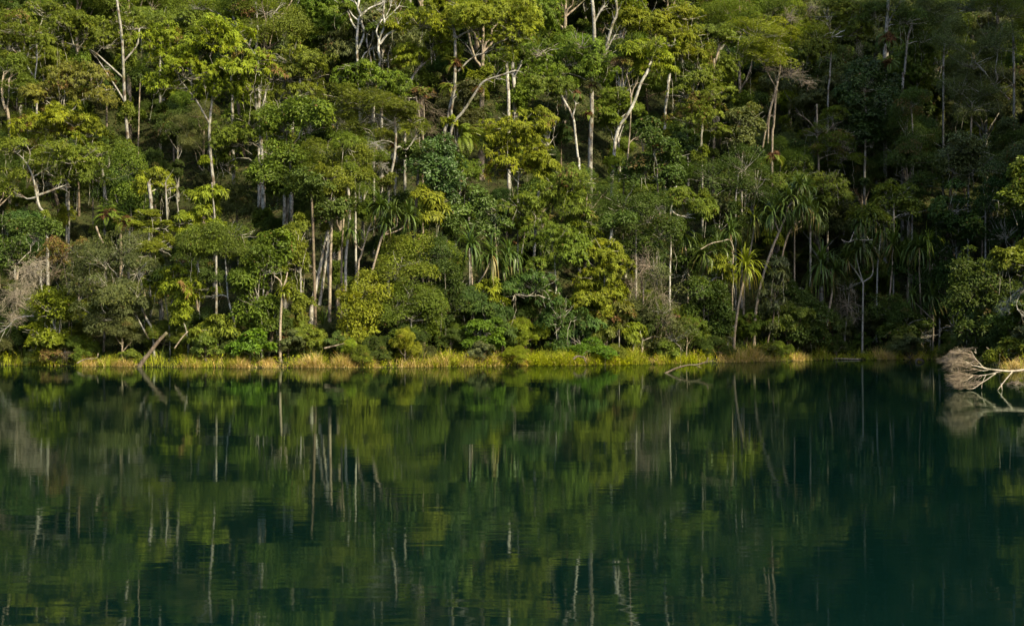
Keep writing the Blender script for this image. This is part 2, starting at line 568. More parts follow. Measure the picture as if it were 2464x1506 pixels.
def tree(label, blobs, kind='tuft', col='G', trunk=None, w=(6, 3), T=None, Y=None, bark='grey', forks=(), name='rainforest_tree', cat='tree',
         rust=0., dens=1., tangle=(), twigcol='grey', tw=(1, .013), gap=.12, group=None, mat=None, limb=1.):
    """a tree given by its outline in the photograph and its distance: trunk and forks as lines, foliage as clouds"""
    allp = list(blobs) + list(tangle)
    bx = np.mean([b[0] for b in allp]) if allp else trunk[0][0]
    bot = max(b[1] + .5 * b[3] for b in allp) if allp else trunk[0][1]
    if trunk is None:
        trunk = [(bx, bot), (bx + rng.uniform(-6, 6), bot - 25)]
    if Y is None:
        if T is None:
            Y = hit(*trunk[0]) - .3
        else:
            Y = 105.
            for _ in range(6):
                Y = float(np.interp((trunk[0][0] - 1232) * K * Y, SHX, SHY)) + T
    Y = min(Y, hit(*trunk[0]) - .1)
    tp = np.array([at(x, y, Y) for x, y in trunk])
    tp[1:] += np.cumsum(rng.normal(0, .12, (len(tp) - 1, 3)) * [0, 1, 0], 0)
    base = tp[0].copy()
    gz = float(terr(base[0], base[1]))
    foot = np.array([base[0] - (tp[1][0] - tp[0][0]) * .15, base[1] + .1, min(gz, base[2]) - .25])
    line = np.vstack([foot, tp]) if tp[0][2] - foot[2] > .3 else np.vstack([foot, tp[1:]])
    root = empty(name, (foot[0], foot[1], gz), label, cat, group)
    org = np.array(root.location)
    P = smooth_line(line)
    m = K * Y / 2
    u = np.linspace(0, 1, len(P))
    tb = Buf()
    rad = (w[0] * (1 - u) + w[1] * u) * m * (1 + .35 * np.exp(-u * len(P) * .35 / .6))
    tb.tube(P, rad, 8, lump=.05)
    link('trunk', tb.mesh('trunk', True, org), M_BARK, root, BARKS[bark])
    VIS.append((np.array(trunk, float), Y, w[0]))
    nodes = [P]
    for fk in forks:
        pts, fw = fk[0], fk[1]
        dy = rng.uniform(-1, 1) * .18
        q = np.array([at(x, y, Y) for x, y in pts])
        q[:, 1] = P[np.argmin(np.linalg.norm(P[:, [0, 2]] - q[0][[0, 2]], axis=1)), 1]
        q[:, 1] += dy * np.linspace(0, 1, len(q)) * np.linalg.norm(q[-1] - q[0])
        q = smooth_line(q, .25)
        b = Buf()
        b.tube(q, np.linspace(fw[0], fw[1], len(q)) * m, 7, lump=.06)
        tip = q[-1]; dv = nrm(q[-1] - q[max(0, len(q) - 4)])
        n = 9
        i = rng.integers(len(q) // 2, len(q), n)
        e = q[i] + nrm(dv + rng.normal(0, .55, (n, 3))) * rng.uniform(.4, 1.1, (n, 1)) * (.5 + limb * .5)
        b.twigs(q[i], (q[i] + e) / 2 + rng.normal(0, .08, (n, 3)), e, fw[1] * m * .6, .006, 4)
        link('branch', b.mesh('branch', True, org), M_BARK, root, BARKS[bark])
        nodes.append(q)
    NP = np.vstack([x[len(x) // 3:] for x in nodes])
    cb = Buf()
    if len(P) > 12 and w[0] >= 4:
        for _ in range(int(rng.integers(1, 4)) if bark != 'white' else int(rng.integers(0, 3))):
            q = P[int(len(P) * rng.uniform(.05, .75))]
            blob(cb, q + [rng.normal(0, .15), -.1, 0], np.array([.45, .45, .5]) * rng.uniform(.6, 1.4), 'vine', .04, .6)
    for (px, py, rx, ry) in blobs:
        dyy = rng.uniform(-.55, .55) * rx * K * Y
        yb = min(Y + dyy, hit(px, py + ry * .4) - .5 * rx * K * Y)
        yb = max(yb, Y - 3.5)
        C = at(px, py, yb)
        R = np.array([rx, .8 * rx, ry]) * K * yb
        pc = blob(cb, C, R, kind, rust, dens, gap)
        j = np.argmin(np.linalg.norm(NP - C, axis=1) + 1.2 * np.maximum(NP[:, 2] - C[2] + .3, 0))
        s = NP[j]
        L = np.linalg.norm(C - s)
        b = Buf()
        r0 = np.clip(.018 * L + .015, .025, .09) * limb
        c0 = C - Z3 * R[2] * .25
        mid = (s + c0) / 2 + Z3 * .18 * L + rng.normal(0, .12, 3) * L
        b.twigs([s], [mid], [c0], [r0], [r0 * .55], 8)
        if len(pc):
            kk = rng.choice(len(pc), min(len(pc), 16), replace=False)
            e = pc[kk]
            st = np.repeat(c0[None], len(e), 0) + (s - c0) * rng.uniform(0, .35, (len(e), 1))
            b.twigs(st, (st + e) / 2 + rng.normal(0, .1, (len(e), 3)) - Z3 * .1, e, r0 * .5, .008, 5)
        nv = int(rng.integers(0, 5))                      # hanging tendrils and bare twig ends
        if nv:
            hp = C + rng.uniform(-.8, .8, (nv, 3)) * R * [1, 1, .2] - Z3 * R[2] * .3
            he = hp - Z3 * rng.uniform(.6, 2.6, (nv, 1)) + rng.normal(0, .25, (nv, 3)) * [1, 1, 0]
            b.twigs(hp, (hp + he) / 2 + rng.normal(0, .15, (nv, 3)), he, .014, .008, 6)
            ne = C + nrm(rng.normal(0, 1, (nv * 5, 3)) + Z3 * .3) * R * rng.uniform(.9, 1.35, (nv * 5, 1))
            b.twigs(np.repeat(c0[None], nv * 5, 0), (c0 + ne) / 2 + rng.normal(0, .16, (nv * 5, 3)), ne, .032, .01, 6)
        link('branch', b.mesh('branch', True, org), M_BARK, root, (.34, .325, .27))
    if cb.n:
        link('crown', cb.mesh('crown', False, org), mat or M_LEAF, root, colour(col))
    if tangle:
        for (px, py, rx, ry) in tangle:
            b = Buf()
            C = at(px, py, min(Y - .3 * rx * K * Y, hit(px, py) - .6))
            R = np.array([rx, .7 * rx, ry]) * K * Y
            twig_fan(b, C, R, int((16 + 17 * R[0] * R[2]) * tw[0]), tw[1])
            link('twig_tangle', b.mesh('twig_tangle', True, org), M_TWIG, root, BARKS[twigcol])
    HERO.append((bx, np.mean([b[1] for b in allp]) if allp else trunk[-1][1], Y))
    return root


# strap-leaved rosettes (screw pines, sword plants)
def rosette(buf, C, n, L, W, up=1.45, lo=-.35, dead=0., bend=1.5):
    az = rng.uniform(0, 2 * np.pi, n) + np.arange(n) * 2.4
    el = np.linspace(up, lo, n) + rng.normal(0, .12, n)
    Ln = L * rng.uniform(.8, 1.15, n) * (1 - .15 * (el > 1.1))
    s = 6
    B = np.zeros((n, s + 1, 3))
    B[:, 0] = C + rng.normal(0, .03, (n, 3))
    bd = bend * rng.uniform(.75, 1.25, n)
    for i in range(s):
        f = i / s
        a = el - bd * f ** 1.6 * np.clip(np.cos(el) + .35, .2, 1.2)
        a = np.maximum(a, -1.5)
        st = Ln / s
        B[:, i + 1] = B[:, i] + np.stack([np.cos(a) * np.cos(az), np.cos(a) * np.sin(az), np.sin(a)], -1) * st[:, None]
    ta, tz = rng.uniform(0, .38), rng.uniform(0, 6.28)         # the whole head leans
    ax = np.array([math.cos(tz), math.sin(tz), 0])
    V = B - C
    B = C + V * math.cos(ta) + np.cross(ax, V) * math.sin(ta) + ax * (V @ ax)[..., None] * (1 - math.cos(ta))
    B[:, 1:, 2] -= (np.arange(1, s + 1) / s) ** 2 * (.12 * L * rng.random((n, 1)))
    u = np.linspace(0, 1, s + 1)
    Wd = W * rng.uniform(.7, 1.2, n)[:, None] * np.clip(1.25 * (1 - u ** 3), .06, 1)[None, :]
    t = np.stack([np.clip(rng.normal(.5, .2, n), 0, 1), np.clip(rng.normal(.3, .25, n), 0, 1),
                  np.where((el < lo + .45) & (rng.random(n) < dead), rng.uniform(.3, .75, n), 0)], 1)
    buf.straps(B, Wd, t)


def screw_pine(label, stem, heads, w=6, T=None, Y=None, forks=(), col='M', dead=.5, name='screw_pine', group=None, bark='tan'):
    """stem and forks as lines, heads as (px, py, radius) in the photograph"""
    if Y is None:
        Y = 105.
        for _ in range(6):
            Y = float(np.interp((stem[0][0] - 1232) * K * Y, SHX, SHY)) + T if T is not None else hit(*stem[0]) - .2
    Y = min(Y, hit(*stem[0]) - .1)
    sp = np.array([at(x, y, Y) for x, y in stem])
    gz = float(terr(sp[0][0], sp[0][1]))
    foot = np.array([sp[0][0], sp[0][1], min(gz, sp[0][2]) - .2])
    line = np.vstack([foot, sp]) if sp[0][2] - foot[2] > .3 else np.vstack([foot, sp[1:]])
    root = empty(name, (foot[0], foot[1], gz), label, 'screw pine', group)
    org = np.array(root.location)
    P = smooth_line(line, .25)
    m = K * Y / 2
    b = Buf()
    b.tube(P, np.linspace(w * 1.1, w * .8, len(P)) * m, 8, lump=.04)
    for k in range(3):                                   # prop roots
        a = rng.uniform(0, 6.28)
        h = P[min(2, len(P) - 1)] + Z3 * .2
        e = foot + np.array([math.cos(a) * .45, math.sin(a) * .45, .05])
        b.twigs([h], [(h + e) / 2 + (e - foot) * .3], [e], [w * m * .3], [w * m * .25], 4)
    link('trunk', b.mesh('trunk', True, org), M_RING, root, BARKS[bark])
    VIS.append((np.array(stem, float), Y, w))
    ends = [P[-1]]
    for pts, fw in forks:
        q = np.array([at(x, y, Y) for x, y in pts])
        q[:, 1] += rng.uniform(-.3, .3) * np.linspace(0, 1, len(q))
        q = smooth_line(q, .2)
        b = Buf()
        b.tube(q, np.linspace(fw, fw * .75, len(q)) * m, 7, lump=.04)
        link('branch', b.mesh('branch', True, org), M_RING, root, BARKS[bark])
        ends.append(q[-1])
    ends = np.array(ends)
    for (px, py, r) in heads:
        C = at(px, py, Y)
        j = np.argmin(np.linalg.norm(ends[:, [0, 2]] - C[[0, 2]], axis=1))
        C[1] = ends[j][1]
        R = r * K * Y
        if np.linalg.norm(ends[j] - C) > .12:
            b = Buf()
            b.twigs([ends[j]], [(ends[j] + C) / 2 + [0, 0, -.08]], [C], [w * m * .75], [w * m * .6], 6)
            link('branch', b.mesh('branch', True, org), M_RING, root, BARKS[bark])
        b = Buf()
        rosette(b, C, int(rng.integers(55, 95)), R * rng.uniform(1.4, 1.8), .072 + .025 * R, 1.45, -1.0, dead, 1.8)
        link('leaf_rosette', b.mesh('leaf_rosette', False, org), M_STRAP, root, colour(col))
    HERO.append((heads[0][0], heads[0][1], Y))
    return root


def sword_plant(label, px, py, r, col='M', Y=None, up=1.45, lo=.25, bend=.9, dead=.1, name='sword_plant', n=34, cat='strap-leaved plant', group=None, base=None):
    Y = Y or hit(px, py) - .1
    x = (px - 1232) * K * Y
    gz = float(terr(x, Y)) if base is None else base
    root = empty(name, (x, Y, gz), label, cat, group)
    b = Buf()
    z = max(gz, at(px, py, Y)[2])
    rosette(b, np.array([x, Y, z]), n, r * K * Y * 1.2, .07, up, lo, dead, bend)
    link('leaf_rosette', b.mesh('leaf_rosette', False, np.array(root.location)), M_STRAP, root, colour(col))
    if z - gz > .15:
        b = Buf()
        b.tube([(x, Y, gz - .1), (x, Y, z)], [.07, .06], 7)
        link('stem', b.mesh('stem', True, np.array(root.location)), M_RING, root, BARKS['brown'])
    HERO.append((px, py, Y))
    return root


def fern(label, px, py, r, Y, col='O', n=22, lo=-.9, name='basket_fern', nest=True, up=1.2, azr=None):
    C = at(px, py, Y)
    root = empty(name, C, label, 'fern')
    R = r * K * Y
    b = Buf()
    for i in range(n):
        az = rng.uniform(*azr) if azr else rng.uniform(0, 6.283)
        el = rng.uniform(lo * .3, up)
        L = R * rng.uniform(.8, 1.25)
        u = np.linspace(0, 1, 16)
        a = el - 1.7 * u ** 1.3
        st = np.stack([np.cos(a) * math.cos(az), np.cos(a) * math.sin(az), np.sin(a)], -1) * (L / 15)
        ln = np.cumsum(st, 0)
        T = nrm(np.gradient(ln, axis=0))
        S = nrm(np.cross(T, Z3) + 1e-4)
        wl = L * .2 * np.sin(np.pi * np.clip(u * .92 + .08, 0, 1)) + .02
        for sg in (-1, 1):
            D = nrm(S * sg + T * .45 - Z3 * .25)
            t = np.stack([np.clip(rng.normal(.5, .15, 16), 0, 1), np.clip(rng.normal(.35, .2, 16), 0, 1), np.full(16, rng.random() < .12) * .5], 1)
            b.leaves(ln, D, np.cross(T, S) * 1., wl, L * .05 + .01, .1, .15, t)
    fr = link('frond', b.mesh('frond', False), M_LEAF, root, colour(col))
    if nest:
        b = Buf()
        blob(b, np.zeros(3), np.array([.35, .3, .28]) * max(R, .5), 'narrow', 1.0, .7, 0)
        link('nest', b.mesh('nest', False), M_LEAF, root, (.10, .055, .025))
    HERO.append((px, py, Y))
    return root


def stick(label, pts, w, Y, bark='grey', name='fallen_branch', cat='branch', side=(), group=None, mat=None, dys=None):
    """a loose log or branch; side: more lines that fork from it"""
    b = Buf()
    p0 = at(*pts[0], Y)
    root_loc = p0
    q = np.array([at(x, y, Y) for x, y in pts])
    if dys is not None:
        q[:, 1] += dys
    m = K * Y / 2
    q = smooth_line(q, .2)
    b.tube(q, np.linspace(w[0], w[1], len(q)) * m, 8, lump=.1)
    me = b.mesh(name, True, root_loc)
    o = link(name, me, mat or M_BARK, None, BARKS[bark])
    o.location = [float(c) for c in root_loc]
    tag(o, label, cat, group)
    for s, sw in side:
        c = Buf()
        sq = smooth_line(np.array([at(x, y, Y) for x, y in s]), .2)
        c.tube(sq, np.linspace(sw, sw * .5, len(sq)) * m, 6, lump=.1)
        link('twig', c.mesh('twig', True, root_loc), mat or M_BARK, o, BARKS[bark])
    return o

# ------------------------------------------------------------------ the trees one can tell apart, from the top of the slope down
# upper slope, towards the left of the photograph
tree('large tree with golden yellow-green crown tufts over a pale trunk, upper left slope',
     [(410, 125, 70, 40), (520, 92, 75, 40), (585, 160, 65, 40), (450, 180, 75, 38), (540, 220, 72, 36), (610, 210, 42, 32), (380, 205, 45, 28)],
     'tuft', 'Y', [(515, 470), (508, 400), (503, 310), (515, 200)], (10, 6), T=14, rust=.05, forks=[([(505, 300), (470, 240), (430, 190)], (6, 3)), ([(513, 240), (560, 190), (585, 165)], (5, 3))])
tree('tall tree with a snapped pale fork showing below a green crown, beside the golden crown',
     [(560, 340, 75, 45), (605, 300, 55, 35), (530, 392, 55, 32), (655, 365, 40, 30)], 'tuft', 'G',
     [(634, 540), (633, 440), (627, 310), (620, 270), (613, 218)], (13, 7), T=17, bark='white', forks=[([(625, 300), (634, 255), (642, 215)], (7, 5))])
tree('rounded mid-green crown on a white trunk between golden crown and white forked pair', [(700, 145, 70, 34), (742, 185, 50, 36), (660, 188, 45, 30), (720, 225, 50, 26)], 'tuft', 'O',
     [(702, 330), (712, 270), (722, 200), (722, 170)], (11, 7), T=19, bark='white')
tree('curtain of green leaves with yellow tips hanging below the rounded mid-green crown', [(690, 300, 62, 60), (740, 285, 50, 55), (700, 400, 72, 60), (640, 420, 50, 40)], 'broad', 'G', [(690, 560), (694, 480), (700, 380)], (8, 5), T=13)
tree('spreading olive crown laced with bare white branches near the top left corner',
     [(210, 80, 75, 34), (150, 50, 55, 34), (255, 105, 50, 30), (310, 66, 50, 28), (120, 95, 40, 24)], 'tuft', 'O', [(318, 420), (308, 330), (300, 220), (297, 100), (284, 0)], (9, 6), T=24, bark='grey',
     forks=[([(299, 190), (255, 150), (225, 125), (180, 110)], (5, 2.5)), ([(300, 150), (330, 110), (335, 70)], (5, 3)), ([(304, 250), (270, 195), (240, 150)], (5, 2.5))])
tree('tree with orange-tinged dry crown below the spreading olive crown', [(190, 182, 65, 30), (150, 228, 55, 32), (95, 232, 45, 26), (232, 215, 48, 30)], 'tuft', 'R', [(160, 360), (156, 320), (150, 280)], (8, 5), T=16, rust=.1, dens=.85)
tree('yellow-green tree with drooping lower pads under the orange-tinged crown', [(180, 288, 65, 30), (132, 310, 45, 28), (70, 308, 50, 28), (215, 325, 40, 24)], 'tuft', 'Y', [(165, 420), (166, 370), (160, 330)], (8, 5), T=14, rust=.06)
tree('pale forked trunk at the left edge with thin green crown above dark gap', [(20, 165, 45, 26), (60, 215, 34, 20), (10, 220, 30, 20)], 'fine', 'G', [(22, 295), (12, 265), (4, 235)], (10, 7), T=20, bark='tan',
     forks=[([(14, 270), (20, 235), (20, 190)], (5, 3)), ([(10, 255), (2, 215), (6, 180)], (5, 3))])
tree('gnarled bare-branched tree with a heavy sideways limb and sparse olive leaves, left edge', [(30, 362, 42, 22), (98, 392, 40, 24), (22, 430, 38, 34), (130, 360, 35, 18)], 'fine', 'O',
     [(112, 548), (93, 495), (82, 458), (74, 420), (62, 396)], (10, 5), T=8, bark='grey', dens=.6,
     forks=[([(86, 470), (108, 462), (145, 447)], (7, 4)), ([(84, 474), (62, 478), (48, 468)], (5, 3)), ([(64, 398), (42, 372), (4, 356)], (4, 2)), ([(74, 425), (98, 412), (122, 395)], (4, 2)), ([(62, 396), (70, 370), (60, 345)], (4, 2))], limb=.8)
tree('dense mid-green tree on a straight speckled trunk, left of the lime saplings', [(176, 385, 72, 40), (145, 424, 55, 36), (215, 365, 50, 30), (220, 420, 45, 34)], 'tuft', 'G', [(252, 525), (252, 480), (247, 430), (242, 395)], (11, 8), T=12, bark='grey')
tree('yellow-green crown filling the top left corner of the slope', [(30, 36, 60, 34), (60, 76, 58, 30), (18, 112, 38, 28), (112, 26, 48, 28)], 'tuft', 'O', [(88, 235), (82, 190), (66, 160), (44, 118)], (7, 4), T=27, bark='white', rust=.08, forks=[([(83, 192), (88, 150), (88, 100)], (4, 3))])
tree('lichen-hung white tree with three bare rising stems at the top, beside golden crown', [(560, 16, 66, 22), (640, 28, 55, 26), (470, 14, 66, 24)], 'fine', 'O',
     [(622, 175), (612, 133), (590, 98), (574, 68), (560, 40)], (9, 5), T=26, bark='white', dens=.7, forks=[([(614, 134), (621, 80), (617, 8)], (6, 4)), ([(600, 112), (608, 72), (602, 40)], (5, 3)), ([(580, 78), (560, 60), (530, 40)], (4, 2)), ([(620, 70), (650, 45), (670, 20)], (4, 2))])
tree('green canopy crown along the top edge above the golden crown', [(390, 48, 60, 28), (350, 82, 45, 28), (440, 36, 48, 28), (330, 28, 50, 26)], 'tuft', 'G', [(385, 200), (384, 140), (388, 80)], (7, 5), T=30)
tree('small pale green crown capping a thin trunk, below the golden crown', [(375, 424, 32, 20), (350, 445, 24, 14), (400, 448, 24, 16)], 'tuft', 'L', [(388, 745), (380, 660), (374, 610), (369, 520), (362, 440)], (12, 8), T=9, bark='grey')
tree('brown-green leafy column of creepers below the dense mid-green tree', [(300, 400, 40, 60), (330, 470, 38, 50), (290, 500, 40, 40)], 'vine', 'G', [(310, 590), (312, 520), (308, 440)], (7, 5), T=11)
# white forked pair and the high centre
tree('stout white trunk forking into bare crooked limbs at the top of the slope',
     [(880, 165, 30, 12), (820, 20, 30, 14)], 'tuft', 'G', [(866, 250), (863, 185), (861, 150), (859, 98), (863, 48), (868, 36), (861, 20), (866, -6)], (9, 6), T=26, bark='white', dens=.7,
     forks=[([(857, 70), (845, 52), (836, 27), (816, 12)], (5, 2.5)), ([(860, 48), (848, 38), (838, 20)], (4, 2.5)), ([(863, 120), (877, 82), (871, 58), (868, 38)], (6, 5)), ([(872, 36), (885, 22), (910, 11), (925, 4)], (5, 3)), ([(861, 20), (857, 9), (848, 4)], (4, 3))])
tree('bright white dead-looking trunk with upswept lichened limbs, second of the white pair',
     [(945, 60, 26, 12), (1000, 48, 34, 14)], 'tuft', 'L', [(918, 250), (913, 168), (914, 140), (910, 118), (912, 94)], (8, 6), T=24, bark='white', dens=.7,
     forks=[([(912, 96), (918, 82), (926, 62), (923, 39), (924, 20), (928, -4)], (6, 3.5)), ([(912, 94), (905, 76), (911, 58), (919, 46)], (4.5, 2.5)), ([(914, 106), (931, 85), (952, 73), (977, 59), (994, 55), (1010, 60)], (6, 2.5)),
            ([(924, 22), (919, 4)], (3, 2)), ([(926, 48), (945, 30), (960, 14)], (3.5, 2)), ([(928, 40), (938, 20), (940, 10)], (3, 2)), ([(952, 72), (958, 58), (956, 50)], (2.5, 2))])
tree('thin grey trunk leaning between the white forked pair', [(885, 182, 22, 9), (905, 60, 26, 12)], 'tuft', 'G', [(896, 225), (893, 179), (890, 134), (883, 110), (881, 92)], (6, 4), T=25, bark='grey', forks=[([(866, 150), (878, 126), (890, 120), (900, 112)], (5, 3))])
tree('lime crown on twin leaning grey stems, right of the white pair', [(1000, 130, 42, 18), (1050, 98, 50, 22), (1078, 116, 36, 18), (985, 150, 26, 12)], 'tuft', 'L', [(975, 222), (982, 206), (994, 181), (1008, 160)], (8, 6), T=22, bark='grey',
     forks=[([(1008, 162), (1016, 147), (1022, 132)], (5, 3)), ([(1010, 160), (1032, 141), (1050, 128), (1070, 118)], (5, 2.5)), ([(985, 205), (1000, 170), (1004, 150)], (4, 3)), ([(1004, 152), (990, 140), (982, 132)], (3, 2))])
tree('broad brilliant lime canopy spreading along the top centre above a ferny trunk',
     [(1080, 38, 80, 34), (1180, 48, 88, 36), (1240, 28, 62, 30), (1244, 80, 52, 30), (1192, 112, 56, 28), (1014, 58, 52, 32), (1125, 20, 60, 24)], 'tuft', 'L',
     [(1068, 345), (1076, 300), (1084, 255), (1093, 210), (1095, 150), (1095, 94), (1090, 60)], (11, 7), T=19, bark='grey', rust=.02,
     forks=[([(1082, 330), (1085, 322), (1092, 296), (1114, 272), (1145, 226), (1164, 201), (1208, 186), (1240, 176)], (8, 4)), ([(1091, 298), (1086, 274), (1091, 240), (1096, 200)], (7, 5)),
            ([(1102, 172), (1129, 145), (1148, 133), (1168, 128)], (5, 3)), ([(1097, 92), (1126, 75), (1152, 71)], (6, 4)), ([(1120, 150), (1136, 140), (1132, 122), (1120, 105)], (3, 2))])
tree('straight pale trunk under the right end of the broad lime canopy', [(1200, 138, 36, 16), (1245, 125, 30, 14)], 'tuft', 'G', [(1224, 260), (1222, 210), (1220, 170), (1218, 140)], (9, 8), T=24, bark='white')
tree('brown tangle of dead vine hung on a snag beside the ferny trunk', [(1015, 225, 26, 12)], 'broad', 'G', [(1018, 330), (1020, 290), (1019, 250)], (5, 3), T=15, bark='tan', tangle=[(1010, 238, 46, 34), (1042, 270, 34, 26), (1035, 315, 30, 12)], twigcol='brown', rust=.7)
tree('wide feathery olive crown bristling with dry twigs, below the white pair',
     [(830, 238, 58, 24), (885, 248, 66, 26), (800, 270, 56, 26), (942, 278, 48, 26), (962, 258, 38, 18), (990, 295, 34, 15), (858, 302, 56, 24), (905, 328, 40, 24)], 'feather', 'O',
     [(935, 500), (940, 430), (950, 378), (953, 320), (950, 285)], (8, 6), T=13, bark='grey', forks=[([(950, 360), (962, 354), (978, 361), (1000, 330), (1005, 312), (1016, 300)], (6, 3)), ([(951, 300), (905, 275), (860, 262)], (5, 3))], tangle=[(900, 290, 40, 22), (815, 300, 34, 20), (945, 300, 30, 16)])
tree('layered green pads hiding the feet of the white pair', [(862, 166, 46, 15), (842, 192, 40, 17), (902, 196, 56, 22), (945, 202, 46, 26), (965, 230, 40, 22)], 'tuft', 'G', [(900, 280), (902, 250), (900, 215)], (6, 4), T=19)
tree('vine-smothered olive tree with pale bare twigs in the middle of the slope', [(790, 372, 48, 36), (832, 392, 54, 32), (872, 368, 38, 28), (805, 424, 46, 28), (866, 430, 34, 26)], 'fine', 'O', [(822, 620), (826, 540), (832, 450), (826, 378)], (6, 4), T=9, bark='tan', tangle=[(900, 350, 40, 26), (850, 350, 36, 16), (920, 400, 22, 22)], forks=[([(826, 400), (824, 375), (840, 366), (845, 350)], (3, 2)), ([(826, 410), (842, 395), (846, 372)], (3, 2))])
tree('dark blue-green glossy tree standing in front of the deep shade at centre', [(1050, 372, 42, 36), (1060, 428, 56, 36), (1030, 402, 34, 28), (1075, 465, 40, 26)], 'broad', 'B', [(1058, 560), (1058, 500), (1056, 430)], (6, 4), T=9, mat=M_GLOSS)
tree('pair of thin pale trunks rising out of the dark gap left of the glossy tree', [(940, 410, 26, 16)], 'fine', 'G', [(935, 480), (936, 445), (941, 412), (944, 370)], (7, 6), T=15, bark='white', forks=[([(950, 470), (952, 420), (955, 370), (953, 330)], (7, 6))])
tree('bright lime tufted tree on slim stems, standing out at the centre of the slope',
     [(1240, 298, 64, 30), (1198, 352, 48, 28), (1262, 342, 66, 34), (1302, 370, 46, 26), (1230, 398, 56, 22), (1310, 292, 30, 26), (1188, 328, 36, 22), (1290, 402, 40, 18)], 'tuft', 'L',
     [(1246, 475), (1248, 430), (1246, 385), (1240, 330)], (5, 3.5), T=9, bark='grey', rust=.04, forks=[([(1247, 440), (1222, 412), (1205, 375)], (3.5, 2)), ([(1248, 430), (1270, 400), (1295, 375)], (3.5, 2)), ([(1297, 430), (1297, 408), (1300, 380)], (3, 2))])
tree('thick brown-barked trunk carrying a broad mid-green crown and ferny nests',
     [(1290, 128, 64, 34), (1358, 150, 74, 34), (1420, 170, 56, 30), (1322, 188, 56, 34), (1440, 138, 46, 34), (1400, 110, 50, 26)], 'tuft', 'G',
     [(1420, 390), (1421, 330), (1424, 270), (1424, 210), (1430, 130), (1429, 47), (1425, -6)], (14, 8), T=22, bark='grey',
     forks=[([(1432, 190), (1454, 129), (1473, 62), (1484, 34), (1481, -4)], (9, 6)), ([(1456, 132), (1468, 105), (1480, 85)], (5, 3)), ([(1428, 60), (1440, 35), (1455, 12)], (5, 4)), ([(1425, 150), (1395, 110), (1385, 88)], (5, 3))])
tree('slender white trunk with a low fork against deep shade, centre right', [(1300, 200, 36, 18), (1350, 206, 42, 18), (1322, 222, 34, 14)], 'tuft', 'G',
     [(1394, 412), (1391, 380), (1386, 338), (1382, 296), (1376, 274), (1360, 244), (1344, 216)], (8.5, 5), T=16, bark='white', forks=[([(1378, 280), (1384, 258), (1386, 232)], (4, 3))])
tree('sweeping curved white trunk bending to the right under a small lime crown', [(1530, 118, 34, 18), (1572, 108, 40, 20), (1556, 150, 40, 18), (1592, 140, 30, 16), (1600, 168, 26, 14)], 'tuft', 'L',
     [(1472, 445), (1474, 420), (1478, 365), (1482, 330), (1493, 301), (1514, 270), (1528, 241), (1542, 201), (1557, 174), (1566, 150)], (9, 7), T=15, bark='white')
tree('thin grey stem beside the curved white trunk with a brown dry top', [(1500, 150, 22, 10)], 'fine', 'R', [(1500, 462), (1506, 420), (1513, 350), (1517, 290), (1519, 225)], (4.5, 3), T=14, bark='tan', rust=.8,
     forks=[([(1518, 235), (1517, 216), (1508, 178)], (4, 2.5)), ([(1514, 345), (1524, 335), (1533, 331)], (3, 2)), ([(1519, 235), (1524, 215), (1533, 200)], (3, 2))], tangle=[(1490, 158, 36, 24)], twigcol='brown')
tree('big lime-green canopy right of centre along the top edge', [(1560, 36, 64, 30), (1630, 40, 56, 32), (1662, 82, 46, 28), (1600, 70, 56, 28), (1680, 122, 34, 18), (1518, 62, 48, 28), (1640, 130, 40, 22)], 'tuft', 'L',
     [(1600, 290), (1606, 220), (1612, 150), (1604, 90)], (8, 6), T=26, bark='white', forks=[([(1608, 130), (1622, 100), (1618, 70), (1610, 52)], (5, 4)), ([(1610, 140), (1630, 128), (1640, 150)], (4, 3))])
tree('pinkish-flushed lime tree with loose rounded pads right of the curved trunk', [(1690, 182, 46, 26), (1718, 220, 46, 30), (1702, 262, 42, 28), (1660, 290, 46, 30), (1712, 310, 36, 22), (1650, 230, 40, 22)], 'tuft', 'O',
     [(1690, 420), (1688, 360), (1690, 280)], (6, 4), T=15, rust=.14)
tree('low olive tree with rusty new tips under the pinkish-flushed crown', [(1572, 348, 48, 28), (1594, 392, 56, 36), (1542, 420, 56, 36), (1622, 425, 46, 34), (1560, 300, 24, 16)], 'broad', 'M', [(1580, 520), (1582, 470), (1580, 400)], (6, 4), T=9, rust=.1)
tree('leaning grey trunk with a flat green top, dark hollow behind, upper right', [(1742, 78, 38, 18), (1700, 76, 38, 16), (1765, 98, 28, 12)], 'tuft', 'G', [(1718, 175), (1722, 150), (1728, 125), (1736, 92)], (8, 6), T=27, bark='tan', forks=[([(1734, 96), (1710, 92), (1684, 100)], (4, 2))])
tree('pale feathery tree with hanging streamers and a cluster of thin stems, upper right', [(1820, 80, 56, 32), (1862, 108, 46, 32), (1840, 138, 56, 26), (1880, 70, 36, 24), (1808, 118, 30, 24)], 'feather', 'L',
     [(1858, 362), (1862, 300), (1868, 215), (1876, 160), (1868, 120)], (7, 5), T=13, bark='tan', forks=[([(1835, 355), (1843, 305), (1857, 240), (1868, 200)], (5, 4)), ([(1848, 345), (1850, 290), (1862, 230)], (4, 3)), ([(1868, 215), (1850, 185), (1836, 160)], (3, 2))], tangle=[(1905, 180, 52, 24), (1940, 200, 36, 16), (1850, 170, 36, 12)], twigcol='tan')
tree('rounded dull grey-green tree below the pale feathery crown', [(1790, 298, 48, 32), (1770, 335, 40, 26)], 'broad', 'K', [(1785, 420), (1786, 380), (1788, 310)], (5, 4), T=13)
tree('ferny dark mound of climbers below the dull grey-green tree', [(1790, 402, 54, 44), (1760, 440, 48, 44), (1702, 425, 44, 36), (1820, 450, 40, 40)], 'fine', 'M', [(1770, 540), (1770, 480), (1776, 420)], (6, 4), T=8)
